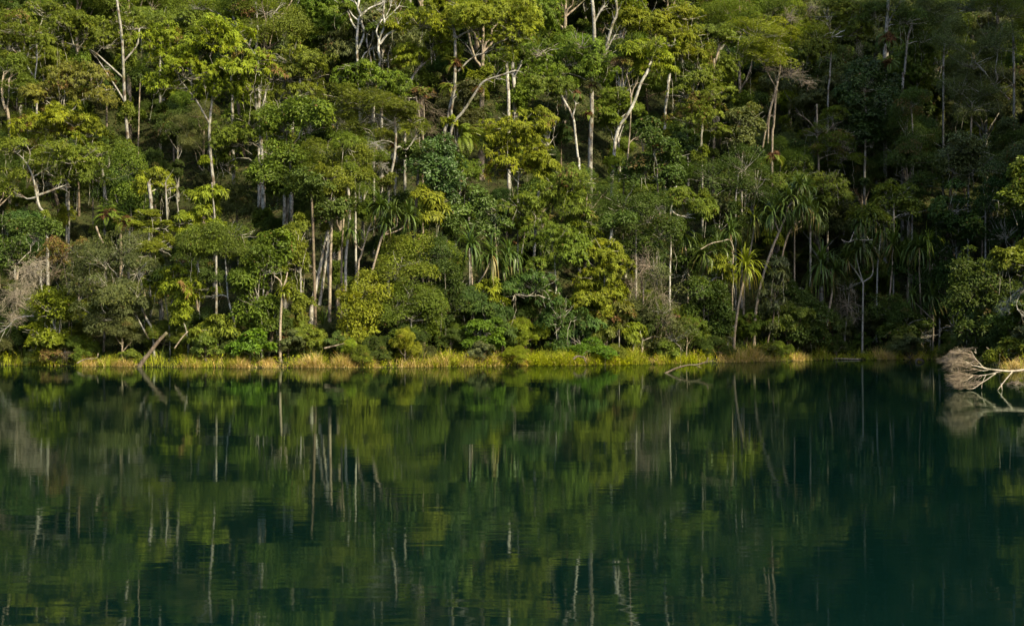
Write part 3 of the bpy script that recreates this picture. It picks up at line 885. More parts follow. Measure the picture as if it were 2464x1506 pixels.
tree('brown-olive layered tree on a straight pale trunk at the edge of the shade', [(2000, 278, 38, 20), (2012, 330, 38, 24), (2030, 382, 36, 15), (1962, 318, 30, 20), (1985, 360, 34, 16)], 'feather', 'O',
     [(1970, 415), (1968, 370), (1966, 320), (1964, 252)], (7, 4), T=14, bark='tan', rust=.2, dens=.8, forks=[([(1965, 320), (1950, 298), (1934, 285), (1920, 278)], (3, 2)), ([(1966, 340), (1990, 318), (2005, 300)], (3, 2)), ([(1967, 385), (2000, 372), (2025, 372)], (3, 2))], tangle=[(2020, 350, 34, 22)], twigcol='tan')
tree('top-edge green crown with trailing dry streamers, upper right', [(2060, 40, 48, 30), (2015, 62, 40, 26), (1990, 34, 54, 32), (1950, 128, 46, 26), (1965, 95, 40, 26), (2070, 75, 34, 24)], 'tuft', 'O', [(1992, 260), (1996, 190), (2002, 90)], (6, 4), T=20, tangle=[(2066, 115, 14, 44), (1900, 40, 30, 36), (1952, 20, 24, 24)], twigcol='tan')
tree('tall dark trunk wearing two fern baskets in the shaded upper right', [(2140, 20, 44, 22), (2100, 40, 36, 22), (2180, 50, 40, 24)], 'fine', 'M', [(2130, 290), (2128, 220), (2128, 138), (2132, 75), (2137, -5)], (11, 8), T=18, bark='grey', forks=[([(2135, 60), (2150, 30), (2165, 5)], (5, 3))])
tree('second shaded grey trunk beside the fern-basket trunk', [(2200, 60, 36, 24), (2225, 95, 34, 24)], 'fine', 'M', [(2172, 215), (2176, 180), (2181, 110), (2188, 78), (2195, 55)], (8, 5), T=20, bark='grey')
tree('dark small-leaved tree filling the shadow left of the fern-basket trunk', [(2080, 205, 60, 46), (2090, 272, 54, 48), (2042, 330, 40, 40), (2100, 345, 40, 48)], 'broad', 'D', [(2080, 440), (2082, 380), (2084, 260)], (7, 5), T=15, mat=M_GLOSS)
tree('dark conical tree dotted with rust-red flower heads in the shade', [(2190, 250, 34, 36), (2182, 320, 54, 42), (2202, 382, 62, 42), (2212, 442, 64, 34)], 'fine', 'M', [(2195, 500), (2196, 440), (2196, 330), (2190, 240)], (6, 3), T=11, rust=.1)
tree('olive-grey crown with a crooked pale limb high in the shaded corner', [(2330, 150, 62, 50), (2372, 220, 54, 36), (2300, 212, 46, 36), (2400, 105, 54, 44), (2285, 90, 46, 36), (2340, 260, 46, 30)], 'fine', 'K', [(2330, 440), (2332, 380), (2336, 250)], (8, 5), T=14,
     forks=[([(2425, 242), (2405, 222), (2388, 205), (2372, 180)], (5, 3)), ([(2388, 206), (2396, 195), (2392, 176)], (3, 2))], bark='tan')
tree('bright olive crown catching sun in the top right corner', [(2432, 30, 54, 34), (2400, 12, 40, 24), (2465, 70, 34, 30)], 'fine', 'O', [(2440, 200), (2440, 130), (2436, 50)], (7, 5), T=20)
tree('dull shaded crown along the top edge over the fern-basket trunk', [(2240, 24, 50, 30), (2290, 40, 50, 30), (2340, 20, 50, 26)], 'fine', 'K', [(2270, 180), (2272, 110), (2274, 40)], (6, 4), T=24)
tree('pale grey-green dome of leaves in the dark below the crooked limb', [(2320, 362, 62, 34), (2352, 402, 62, 36), (2296, 410, 40, 30)], 'broad', 'K', [(2330, 500), (2330, 460), (2330, 390)], (5, 4), T=9, mat=M_GLOSS)
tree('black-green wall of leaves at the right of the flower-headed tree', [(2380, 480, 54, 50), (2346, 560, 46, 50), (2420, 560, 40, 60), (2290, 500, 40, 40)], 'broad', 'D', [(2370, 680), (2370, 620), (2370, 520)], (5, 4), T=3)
# mid slope
tree('lime-topped tree in pale leaf at the centre over dark trunks', [(1252, 500, 54, 30), (1300, 522, 46, 26), (1360, 490, 60, 42), (1390, 440, 54, 34), (1340, 452, 46, 34), (1398, 530, 42, 30)], 'tuft', 'O', [(1300, 640), (1306, 580), (1330, 500)], (6, 4), T=6, bark='grey', rust=.05,
     forks=[([(1255, 610), (1262, 560), (1256, 510)], (3, 2)), ([(1310, 560), (1360, 540), (1410, 548), (1425, 540)], (3.5, 2))])
tree('grey-green billowing tree at the centre waterfront', [(1312, 572, 46, 32), (1340, 616, 60, 36), (1290, 645, 44, 26), (1385, 600, 40, 28)], 'tuft', 'G', [(1340, 770), (1338, 700), (1335, 630)], (6, 4), T=4)
tree('blue-green leafy bush tree with pale dead twigs over the waterfront', [(1290, 692, 72, 32), (1240, 702, 44, 24), (1352, 765, 54, 42), (1362, 815, 36, 26), (1400, 790, 36, 30)], 'tuft', 'B', [(1345, 850), (1340, 800), (1325, 720)], (5, 4), T=2.6, tangle=[(1295, 670, 22, 12)], twigcol='white')
tree('lime tree of stepped pads at the waterfront right of centre', [(1452, 600, 46, 24), (1472, 642, 46, 26), (1440, 672, 54, 28), (1420, 704, 54, 24), (1462, 722, 46, 24), (1400, 742, 42, 24)], 'tuft', 'L', [(1455, 850), (1452, 780), (1455, 660)], (4, 3), T=3)
tree('dull olive tree matted with climbers behind the stepped-pad tree', [(1500, 490, 62, 44), (1562, 522, 56, 52), (1480, 545, 54, 42), (1592, 565, 46, 42), (1530, 590, 44, 36)], 'fine', 'M', [(1530, 720), (1530, 640), (1530, 520)], (7, 5), T=6, tangle=[(1590, 520, 24, 40)])
tree('grey-brown thicket of hanging vines at the waterfront', [(1580, 650, 40, 40), (1600, 740, 44, 60), (1620, 810, 40, 40), (1530, 760, 30, 40)], 'fine', 'K', [(1545, 845), (1547, 800), (1548, 700)], (5, 4), T=2.4, bark='tan', dens=.7, gap=.3, tangle=[(1550, 640, 52, 50), (1582, 710, 46, 60), (1602, 775, 36, 46), (1522, 690, 30, 40)], twigcol='tan')
tree('crooked white-limbed small tree above the hanging vines', [(1648, 484, 34, 16), (1702, 518, 38, 22), (1640, 462, 26, 12), (1690, 495, 30, 14)], 'tuft', 'O', [(1612, 660), (1614, 600), (1612, 520), (1622, 470), (1628, 448)], (6, 3), T=4, bark='white',
     forks=[([(1614, 504), (1622, 514), (1640, 521), (1672, 515)], (5, 3)), ([(1620, 476), (1632, 470), (1640, 480)], (3, 2))])
tree('small tree with one bare pale arm and a lime tuft, over the thicket', [(1738, 640, 28, 24), (1748, 662, 20, 14)], 'tuft', 'L', [(1705, 760), (1706, 700), (1707, 676)], (4, 3), T=3, bark='white', forks=[([(1707, 678), (1700, 667), (1672, 662), (1646, 660)], (4, 2)), ([(1707, 678), (1722, 668), (1738, 650)], (3, 2))])
tree('dark thicket of fine leaves between thicket vines and golden-skirted palm', [(1680, 710, 50, 40), (1720, 740, 46, 44), (1660, 780, 40, 40), (1730, 800, 34, 30), (1650, 640, 34, 30)], 'broad', 'M', [(1690, 830), (1692, 790), (1694, 720)], (4, 3), T=3)
tree('leafy olive-lime crown behind the tall screw pines', [(1930, 420, 48, 24), (1962, 448, 54, 30), (1885, 440, 44, 26), (1995, 440, 38, 28), (2012, 468, 34, 22)], 'tuft', 'G', [(1950, 600), (1950, 540), (1950, 450)], (6, 4), T=8)
tree('rounded dark green crown in front of the flower-headed tree', [(2150, 472, 54, 34), (2140, 505, 46, 30), (2100, 525, 46, 26), (2190, 510, 34, 26)], 'broad', 'G', [(2150, 640), (2150, 590), (2150, 490)], (5, 4), T=5)
tree('glossy whorled shrub hiding the lower trunk of the tall screw pine', [(1866, 640, 30, 22), (1850, 692, 26, 20), (1878, 670, 24, 20), (1860, 725, 26, 16)], 'umbrella', 'K', [(1848, 820), (1862, 760), (1866, 660)], (4, 3), T=2.5, bark='brown', mat=M_GLOSS)
tree('dark round leafy bush right of the tall screw pines', [(1902, 742, 52, 34), (1950, 765, 46, 34), (1918, 805, 46, 28), (1890, 700, 36, 24), (1960, 815, 36, 24)], 'broad', 'M', [(1920, 850), (1920, 820), (1920, 760)], (4, 3), T=2.5, name='shore_bush', cat='bush', rust=.02)
tree('sparse twiggy brown sapling beside the white forked stem', [(2040, 690, 34, 20), (2060, 760, 34, 24), (2020, 800, 26, 18)], 'narrow', 'K', [(2032, 830), (2035, 790), (2040, 745), (2044, 700)], (3, 2), T=3, dens=.35, gap=.4, tangle=[(2040, 735, 44, 50)], twigcol='tan')
tree('dark leafy bush over the reeds at the right', [(2182, 780, 46, 22), (2210, 805, 44, 24), (2130, 745, 40, 30), (2150, 800, 36, 22)], 'broad', 'M', [(2180, 845), (2180, 820), (2180, 790)], (3, 2), T=2, name='shore_bush', cat='bush')
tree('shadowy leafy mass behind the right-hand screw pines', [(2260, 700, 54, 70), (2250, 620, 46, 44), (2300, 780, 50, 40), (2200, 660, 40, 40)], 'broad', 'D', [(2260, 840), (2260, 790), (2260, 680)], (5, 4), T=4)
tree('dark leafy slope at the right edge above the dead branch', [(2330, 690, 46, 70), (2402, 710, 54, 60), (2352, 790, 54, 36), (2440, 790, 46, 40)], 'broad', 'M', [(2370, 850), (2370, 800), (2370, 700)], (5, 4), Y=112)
tree('low olive bush on the bank directly behind the fallen dead branch', [(2420, 848, 36, 20), (2450, 835, 30, 20), (2390, 858, 24, 12)], 'broad', 'O', [(2420, 885), (2420, 870), (2420, 855)], (3, 2), Y=100, name='shore_bush', cat='bush')
tree('sunlit overhanging crown poking in from the right edge, lower spray', [(2440, 622, 46, 18), (2480, 600, 40, 24), (2420, 640, 26, 10), (2500, 650, 50, 26)], 'broad', 'O', [(2560, 880), (2555, 780), (2530, 680)], (7, 4), Y=92, bark='white', tangle=[(2450, 640, 30, 10)], twigcol='white')
tree('sunlit overhanging crown at the right edge, upper spray of yellow-green leaves', [(2425, 482, 34, 20), (2462, 470, 30, 34), (2460, 410, 24, 26), (2490, 440, 40, 50)], 'broad', 'O', [(2580, 860), (2570, 700), (2520, 520)], (7, 4), Y=96)
# left and centre waterfront
tree('grey-green narrow-leaved tree leaning out low over the left bank', [(240, 622, 62, 40), (300, 602, 54, 36), (212, 682, 54, 44), (272, 692, 60, 40), (302, 752, 52, 34), (242, 760, 52, 34), (332, 650, 36, 34)], 'narrow', 'K',
     [(368, 800), (352, 765), (333, 722), (323, 700), (290, 680)], (7, 4), T=2.4, bark='grey', forks=[([(358, 817), (338, 780), (320, 748), (305, 725)], (5, 3)), ([(326, 706), (300, 692), (280, 700)], (4, 2)), ([(330, 720), (342, 700), (340, 680)], (3, 2))])
tree('bleached leafless bush fanning out over the water at the left edge', [(28, 690, 20, 14), (80, 655, 20, 14)], 'fine', 'O', [(135, 800), (112, 740), (82, 714), (60, 722)], (7, 4), T=1.6, bark='white', dens=.3, gap=.5,
     forks=[([(80, 760), (40, 765), (20, 785), (-4, 804)], (4, 2)), ([(82, 714), (98, 725), (96, 745)], (3, 2)), ([(112, 740), (100, 690), (102, 650)], (4, 2))], tangle=[(66, 655, 48, 36), (36, 715, 48, 40), (92, 640, 40, 26), (30, 765, 36, 22), (60, 690, 40, 30)], twigcol='straw', tw=(2.2, .009))
tree('reddish-brown withered shrub above the bleached bush', [(150, 612, 42, 26), (182, 596, 36, 20)], 'fine', 'R', [(165, 720), (158, 680), (152, 630)], (5, 3), T=3.2, rust=.95, dens=.5, bark='tan', tangle=[(150, 622, 50, 34), (130, 660, 40, 30)], twigcol='brown')
tree('yellow-leaved bush at the left waterfront beside the leaning tree', [(130, 745, 48, 34), (162, 720, 52, 40), (122, 812, 42, 26), (165, 832, 54, 32), (92, 800, 30, 22), (110, 850, 36, 18)], 'broad', 'Y', [(140, 868), (142, 840), (146, 760)], (4, 3), T=1.4, name='shore_bush', cat='bush')
tree('dark green thicket in the lower left corner of the bank', [(20, 620, 46, 44), (40, 830, 46, 34), (90, 560, 50, 36), (10, 560, 40, 40), (20, 780, 30, 30)], 'broad', 'M', [(30, 860), (36, 780), (40, 640)], (5, 4), T=3.5)
tree('bright yellow-lime sapling tree in front of the speckled trunks', [(352, 518, 28, 20), (336, 545, 28, 13), (372, 560, 40, 22), (366, 592, 32, 16), (385, 545, 26, 14)], 'feather', 'L', [(362, 720), (360, 650), (358, 600), (360, 540)], (5, 3.5), T=5, bark='white', forks=[([(359, 610), (375, 605), (390, 598)], (4, 3)), ([(360, 600), (345, 592), (338, 570)], (3, 2))])
tree('bright yellow-green tree with drooping leaf sprays above the grassy point', [(432, 650, 36, 22), (456, 690, 40, 22), (420, 680, 30, 18), (440, 715, 30, 14)], 'umbrella', 'L', [(452, 815), (444, 780), (428, 745), (412, 728), (424, 690)], (5, 3), T=2.4, bark='grey', rust=.03)
tree('pale umbrella-leaved sapling left of the drooping yellow-green tree', [(392, 664, 30, 14), (372, 672, 20, 10)], 'umbrella', 'G', [(408, 800), (402, 740), (394, 680)], (3, 2), T=2.6)
tree('low flat-topped tree with hanging leaf tails on a crooked white stem', [(500, 575, 62, 26), (560, 562, 54, 26), (592, 602, 36, 26), (540, 602, 54, 20), (462, 592, 36, 22)], 'narrow', 'G', [(562, 825), (564, 785), (556, 750), (548, 718), (544, 660), (540, 618)], (5.5, 4), T=2.4, bark='white',
     forks=[([(548, 716), (536, 710), (520, 712)], (3, 2)), ([(478, 655), (474, 630), (486, 612)], (3, 2))])
tree('lime saplings on thin trunks in front of the shaded speckled trunks', [(480, 478, 36, 20), (502, 510, 32, 18), (450, 532, 28, 18), (515, 465, 26, 22), (472, 556, 36, 16)], 'umbrella', 'L', [(520, 600), (520, 555), (516, 500), (512, 440)], (7, 4), T=8, bark='grey', forks=[([(432, 600), (433, 540), (428, 480), (430, 445)], (4, 3)), ([(408, 600), (404, 540), (400, 440)], (5, 4))])
tree('mid-green leaf wall above the grassy point', [(640, 642, 46, 44), (620, 722, 46, 54), (600, 682, 36, 44), (660, 602, 40, 40), (640, 785, 36, 34)], 'broad', 'G', [(630, 845), (630, 800), (636, 680)], (5, 4), T=3)
tree('yellow-green creeper-clad tree beside the big leaning grey trunk', [(712, 640, 26, 38), (718, 592, 26, 32), (704, 700, 24, 30), (690, 622, 28, 30), (716, 548, 26, 22)], 'vine', 'O', [(722, 760), (724, 700), (722, 610)], (5, 4), T=5.5, gap=.2)
tree('big pale leaning trunk with twin shadowed stem behind, left of centre', [(792, 470, 34, 30), (798, 436, 34, 26), (758, 520, 22, 16)], 'vine', 'O', [(749, 748), (755, 710), (763, 676), (775, 614), (788, 553), (797, 515), (803, 470), (806, 425)], (12.5, 6), T=7, bark='pale', forks=[([(768, 735), (775, 690), (783, 630), (789, 580)], (8, 6)), ([(772, 632), (788, 626), (798, 618)], (4, 3)), ([(765, 660), (752, 645), (742, 640)], (3, 2))])
tree('straight speckled white pole trunk between leaning trunk and screw pines', [(836, 350, 26, 20), (846, 400, 20, 16)], 'narrow', 'O', [(832, 630), (836, 580), (840, 510), (836, 440), (832, 380)], (8, 6), T=8, bark='white')
tree('round mid-green shoreline bush left of centre', [(990, 762, 66, 44), (1002, 722, 54, 32), (1032, 742, 46, 32), (982, 812, 52, 34), (950, 745, 34, 30)], 'fine', 'G', [(990, 860), (990, 830), (990, 770)], (4, 3), T=2, name='shore_bush', cat='bush')
tree('yellow-tipped creeper column below the forked screw pine', [(870, 762, 36, 50), (882, 702, 40, 34), (852, 745, 34, 44), (866, 815, 40, 26)], 'vine', 'L', [(868, 850), (868, 800), (870, 720)], (4, 3), T=3)
tree('olive mound of foliage right of the forked screw pine', [(1002, 602, 62, 42), (962, 642, 54, 34), (942, 592, 36, 40), (1010, 650, 46, 30)], 'fine', 'O', [(980, 740), (982, 700), (984, 620)], (5, 4), T=5)
tree('dim olive foliage between the shoreline bush and the twin screw pines', [(1062, 660, 46, 42), (1092, 692, 36, 30), (1050, 610, 36, 30), (1100, 740, 36, 40)], 'fine', 'M', [(1072, 790), (1072, 740), (1070, 670)], (4, 3), T=4)
tree('lime sapling on bare crooked stems above the twin screw pines', [(1050, 488, 30, 16), (1028, 520, 34, 16), (1020, 470, 24, 12)], 'umbrella', 'L', [(1032, 650), (1040, 600), (1032, 560), (1044, 505)], (3, 2), T=6, bark='tan')
tree('dark leathery tree above the twin screw pines', [(1092, 540, 44, 30), (1120, 500, 46, 30), (1160, 490, 40, 30), (1180, 535, 44, 24)], 'broad', 'M', [(1130, 640), (1130, 590), (1128, 520)], (5, 4), T=7, mat=M_GLOSS)
tree('vivid green herb clump at the waterline, centre', [(1152, 800, 36, 18), (1182, 790, 26, 18), (1140, 826, 28, 13), (1175, 822, 24, 12)], 'broad', 'V', [(1160, 860), (1160, 840), (1160, 815)], (2, 2), T=1.2, name='shore_bush', cat='bush')
tree('palm-leaved lime sapling above the vivid green herb clump', [(1182, 690, 26, 18), (1165, 720, 20, 12), (1190, 725, 20, 16)], 'umbrella', 'L', [(1190, 830), (1192, 780), (1184, 705)], (3, 2), T=2.4, rust=.02)
tree('dull green drooping shrub left of the palm-leaved sapling', [(1165, 745, 34, 26), (1140, 720, 26, 22), (1195, 760, 26, 20)], 'narrow', 'B', [(1168, 840), (1168, 800), (1166, 755)], (3, 2), T=2.8)
tree('lime sprig bush at the waterfront below the stepped-pad tree', [(1526, 792, 22, 14), (1516, 806, 16, 9)], 'tuft', 'L', [(1524, 850), (1524, 825), (1525, 800)], (3, 2), T=2, name='shore_bush', cat='bush')
tree('spreading ferny bush on the bank behind the floating log', [(1400, 826, 44, 18), (1440, 846, 36, 14), (1370, 850, 34, 14)], 'feather', 'V', [(1405, 868), (1405, 850), (1405, 832)], (2, 2), T=1.2, name='shore_bush', cat='bush')
tree('dry brown-leaved bush below the stepped-pad tree', [(1495, 745, 34, 16), (1470, 765, 26, 14)], 'broad', 'R', [(1490, 830), (1490, 790), (1490, 755)], (3, 2), T=2.2, rust=.4, name='shore_bush', cat='bush')
tree('withered brown shrub at the left waterline', [(150, 858, 34, 14)], 'fine', 'R', [(150, 878), (150, 868), (150, 860)], (3, 2), T=.8, rust=.9, dens=.4, tangle=[(150, 856, 38, 18)], twigcol='brown', name='shore_bush', cat='bush')
tree('yellow mottled leaf bush on the bank behind the grassy point', [(530, 775, 30, 16), (505, 795, 30, 14), (545, 800, 24, 12)], 'umbrella', 'O', [(525, 840), (525, 815), (525, 790)], (3, 2), T=2, rust=.06, name='shore_bush', cat='bush')
tree('green bushlet behind the grass, right of the crooked white stem', [(605, 815, 30, 20), (580, 838, 24, 12), (625, 835, 24, 14)], 'broad', 'V', [(602, 862), (602, 845), (602, 825)], (2, 2), T=1.3, name='shore_bush', cat='bush')

# ------------------------------------------------------------------ screw pines
screw_pine('golden-skirted screw pine with a single curved stem at the waterfront', [(1766, 838), (1768, 800), (1776, 740), (1785, 695), (1793, 655)], [(1796, 640, 44)], 7, T=2, col='Y', dead=.9)
screw_pine('tallest curved screw pine with a many-headed crown, right of the golden-skirted one', [(1815, 800), (1820, 740), (1832, 680), (1852, 615), (1872, 565), (1888, 528)], [(1862, 512, 46), (1900, 470, 36), (1928, 495, 40), (1925, 445, 30), (1885, 498, 40)], 7, T=3.2,
           forks=[([(1888, 530), (1895, 500), (1915, 480)], 5), ([(1876, 560), (1868, 540), (1862, 515)], 5)])
screw_pine('slim screw pine with bare pale forking arms behind the tallest one', [(1862, 720), (1876, 650), (1886, 600), (1896, 565)], [(1945, 500, 40), (1962, 520, 34), (1918, 520, 30)], 5.5, T=4.5, forks=[([(1896, 565), (1908, 545), (1925, 533), (1940, 526)], 4.5), ([(1898, 562), (1918, 552), (1928, 546)], 3.5)])
screw_pine('brown-skirted screw pine head behind the golden-skirted one', [(1790, 700), (1798, 640), (1810, 580), (1815, 545)], [(1815, 528, 40)], 5, T=5, col='O', dead=.9)
screw_pine('cluster of drooping screw pine heads above the hanging vines', [(1655, 720), (1656, 660), (1650, 600)], [(1640, 560, 46), (1690, 612, 42), (1612, 488, 26), (1730, 600, 36)], 5, T=4.2, dead=.4, forks=[([(1652, 620), (1672, 618), (1690, 620)], 4), ([(1648, 600), (1640, 560), (1616, 500)], 4), ([(1690, 618), (1712, 606), (1730, 604)], 3.5)], col='M')
screw_pine('single screw pine head left of the brown-skirted one', [(1762, 680), (1762, 620), (1761, 575)], [(1760, 556, 36)], 4, T=5, col='M')
screw_pine('twin-headed screw pine with long weeping leaves at centre', [(1140, 780), (1138, 720), (1134, 640)], [(1132, 590, 56), (1184, 612, 46)], 6, T=3.4, forks=[([(1139, 700), (1165, 660), (1184, 622)], 4.5)])
screw_pine('weeping screw pine beside the twin-headed one', [(1212, 745), (1214, 690), (1216, 640)], [(1224, 612, 42), (1205, 640, 32)], 5, T=3.2)
screw_pine('forked screw pine with several small heads left of centre', [(880, 722), (888, 680), (900, 636), (912, 592), (920, 566)], [(952, 512, 34), (985, 515, 32), (930, 540, 26)], 6.5, T=5, forks=[([(919, 570), (934, 556), (954, 545), (956, 528)], 4), ([(922, 566), (945, 560), (970, 548), (982, 525)], 4)], col='M')
screw_pine('slender screw pine with upright head left of the forked one', [(862, 650), (869, 615), (878, 582), (886, 556)], [(916, 496, 36), (932, 520, 30), (844, 552, 32)], 5.5, T=6, forks=[([(885, 558), (894, 538), (912, 526), (915, 505)], 4.5), ([(886, 556), (910, 546), (930, 540)], 4), ([(872, 604), (857, 588), (846, 562)], 3.5)], col='M')
screw_pine('huge weeping screw pine head in the dark right of the tall pair', [(1990, 785), (1996, 740), (2004, 690), (1998, 655)], [(1978, 635, 60), (2010, 650, 40)], 6, T=3, col='M')
screw_pine('pale white forked stem under small shaded screw pine heads', [(2075, 832), (2076, 760), (2077, 680)], [(2040, 622, 34), (2066, 598, 38), (2100, 600, 32)], 5, T=2.2, bark='grey', forks=[([(2077, 682), (2062, 656), (2043, 630)], 4), ([(2077, 680), (2066, 640), (2062, 612)], 3.5), ([(2078, 678), (2098, 664), (2102, 640), (2098, 606)], 3.5)])
screw_pine('upright screw pine with spiky head in the shaded right group', [(2140, 740), (2143, 690), (2148, 630)], [(2148, 586, 48)], 4.5, T=3.5, col='M')
screw_pine('slim shaded screw pine beside the spiky-headed one', [(2184, 750), (2186, 690), (2186, 640)], [(2184, 605, 40)], 4, T=3.6)
screw_pine('straight tan screw pine stem at the right of the shaded group', [(2217, 770), (2214, 700), (2211, 630)], [(2212, 595, 38)], 4.5, T=3, col='M')
screw_pine('shaded screw pine with a lime young head, last of the group', [(2240, 760), (2240, 700), (2236, 620)], [(2235, 582, 34)], 4, T=3.4, col='L')
screw_pine('higher screw pine heads behind the shaded group', [(2110, 720), (2112, 640), (2118, 580)], [(2121, 550, 38), (2068, 535, 28), (2090, 520, 30)], 4.5, T=5.5, forks=[([(2114, 610), (2092, 580), (2070, 550)], 3.5)], bark='white')
screw_pine('low screw pine with narrow grassy heads under the shaded group', [(2245, 830), (2246, 780), (2244, 740)], [(2244, 712, 34), (2196, 716, 34)], 4, T=2.5, forks=[([(2245, 770), (2220, 745), (2198, 725)], 3.5)])
screw_pine('ringed bare screw pine post with a tiny dead-looking head at the grassy bank', [(674, 852), (674, 800), (676, 750), (680, 692)], [(682, 700, 20)], 7, T=1.8, col='Y', dead=1, forks=[([(680, 695), (674, 675), (660, 664)], 4), ([(681, 692), (688, 670), (690, 655)], 4)])
screw_pine('screw pine head over the trunk of the layered olive tree', [(1912, 560), (1916, 520), (1920, 480)], [(1918, 440, 30), (1940, 452, 26)], 4, T=5.5, col='M')

# ------------------------------------------------------------------ strap-leaved plants on the bank
sword_plant('upright sword-leaved clump beside the ringed bare post', 655, 842, 46, 'V', lo=.6, bend=.6)
sword_plant('bright sword-leaved clump right of the shoreline reeds, left of centre', 940, 850, 50, 'G', lo=.4)
sword_plant('drooping yellow-green strap plant below the big leaning trunk', 730, 790, 42, 'L', lo=-.3, bend=1.6, Y=106)
sword_plant('wide arching strap plant at the foot of the big leaning trunk', 778, 790, 70, 'M', lo=.05, bend=1.2, Y=107)
sword_plant('yellowish arching strap plant right of the round shoreline bush', 1080, 825, 42, 'L', lo=-.1, bend=1.4, dead=.4)
sword_plant('shaggy brown-skirted strap plant hanging beside the blue-green bush', 1250, 770, 66, 'O', lo=-1.1, bend=1.7, dead=1, n=70)
sword_plant('second shaggy strap plant hanging below the blue-green bush', 1240, 810, 50, 'M', lo=-.9, bend=1.7, dead=.8, n=50)
sword_plant('dark sword plant below the huge weeping head', 2012, 850, 50, 'M', lo=.3)
sword_plant('dark sword plant at the foot of the pale forked stem', 2052, 850, 40, 'M', lo=.3)
sword_plant('tall upright sword plant under the low grassy-headed screw pine', 2284, 820, 62, 'G', lo=.6, bend=.6)
sword_plant('upright sword plant left of the tall upright one on the shaded bank', 2232, 838, 46, 'M', lo=.7, bend=.5)
sword_plant('sword plant between the golden-skirted and tallest screw pines', 1800, 815, 44, 'M', lo=.4)
sword_plant('slender green sword plant at the foot of the tallest screw pine', 1838, 845, 40, 'G', lo=.7, bend=.6)
sword_plant('small sword plant among the shaded reeds, right', 2125, 852, 34, 'M', lo=.6)
sword_plant('arching sword plant below the dark round leafy bush', 1932, 850, 34, 'M', lo=.3)
sword_plant('green arching clump in the tall grass of the grassy point', 440, 858, 42, 'L', lo=.5, bend=.9, n=60, name='sedge_tussock', cat='grass clump')
sword_plant('lime tuft of upright sedge left of the leaning log', 320, 868, 24, 'V', lo=.8, bend=.5, name='sedge_tussock', cat='grass clump')
sword_plant('deep green sedge tussock in the lower left corner', 60, 868, 36, 'G', lo=.7, bend=.5, name='sedge_tussock', cat='grass clump')
sword_plant('bright sedge tussock in front of the tallest screw pine', 1838, 866, 36, 'L', lo=.8, bend=.6, name='sedge_tussock', cat='grass clump')

# ------------------------------------------------------------------ ferns on trunks
fern('rust-hearted basket fern on the ferny trunk, highest of four', 1093, 155, 34, 122, 'O')
fern('loose pale fern halfway down the ferny trunk', 1082, 212, 30, 121.5, 'O', nest=False)
fern('small nest fern perched on the white arching branch', 1151, 216, 12, 122, 'L', n=12)
fern('huge weeping fern at the foot of the ferny trunk', 1108, 330, 62, 120, 'O', n=34, azr=(-1.5, 1.3), nest=False)
fern('brown fern nest on the thick brown-barked trunk', 1426, 206, 26, 125, 'R')
fern('hanging staghorn fern beside the slender white trunk', 1386, 226, 28, 120.5, 'M', up=.2, n=30)
fern('lower fern nest on the thick brown-barked trunk', 1414, 275, 18, 125, 'O')
fern('upper fern basket on the shaded tall dark trunk', 2135, 95, 40, 140.5, 'M')
fern('lower fern basket on the shaded tall dark trunk', 2142, 152, 34, 140.5, 'M')
fern('dark brown fern nest on the thin pale trunks by the glossy tree', 945, 352, 24, 115, 'R', n=14)
fern('tree-borne fern with long fronds on the straight speckled trunk', 262, 520, 46, 112, 'G', n=24)
fern('brown-hearted fern hanging below the straight speckled trunk', 300, 535, 34, 111, 'O')
fern('hanging fern skirt under the pale feathery tree', 1862, 375, 34, 128, 'O', up=.3)

# ------------------------------------------------------------------ logs, snags and the fallen branch
stick('thick brown log leaning from the water up the grassy bank', [(334, 884), (346, 866), (362, 846), (384, 818), (402, 800)], (11, 7.5), 101.5, 'brown', 'leaning_log', 'log')
stick('bare forked grey branch floating with its tip raised near the centre right bank', [(1600, 899), (1618, 890), (1636, 883), (1658, 878), (1674, 878), (1696, 872), (1702, 866), (1704, 859)], (5.2, 2.4), 88.5, 'brown', 'floating_branch', 'log',
      [([(1674, 878), (1682, 883), (1688, 884)], 3), ([(1696, 872), (1708, 869), (1716, 868)], 2.5), ([(1636, 883), (1638, 878)], 2)], mat=M_BARK)
stick('thin straight log lying flat on the water below the shaded reeds', [(1986, 863), (2020, 863), (2070, 864)], (4, 3), 125.5, 'tan', 'floating_log', 'log')
stick('dark root arch standing out of the water by the brown reeds', [(2204, 872), (2206, 866), (2212, 864), (2220, 868), (2223, 872)], (6, 5), 117, 'dark', 'driftwood_arch', 'driftwood')
stick('weathered driftwood stump at the lime-leaved waterline', [(1380, 864), (1389, 857), (1401, 859), (1411, 864)], (6, 3), 105.5, 'brown', 'driftwood', 'driftwood', [([(1404, 856), (1408, 868), (1412, 874)], 4)])
stick('pale broken stick leaning behind the grassy point', [(420, 838), (436, 815), (452, 797)], (3.5, 2.5), 102, 'tan', 'broken_stick', 'branch')
stick('snapped pale stub standing in the dark above the grey-green leaning tree', [(248, 585), (238, 565), (231, 545)], (5, 5), 107, 'tan', 'broken_stub', 'branch')
stick('low bare twig over the water left of the leaning log', [(185, 874), (205, 864), (232, 862), (236, 850)], (3, 2), 101, 'tan', 'broken_stick', 'branch')
stick('thin dead stem slanting out of the bank at the right', [(2398, 880), (2392, 862), (2380, 842), (2373, 836)], (4, 3), 104, 'tan', 'broken_stick', 'branch')
stick('white peeling liana hanging beside the big leaning trunk', [(795, 775), (793, 735), (792, 695), (789, 645), (790, 563)], (5.5, 3.5), 107, 'white', 'hanging_liana', 'liana')
stick('pale driftwood stick lying in the dry grass left of centre', [(780, 838), (805, 832), (832, 826), (858, 824)], (4, 3), 102, 'tan', 'driftwood', 'driftwood')
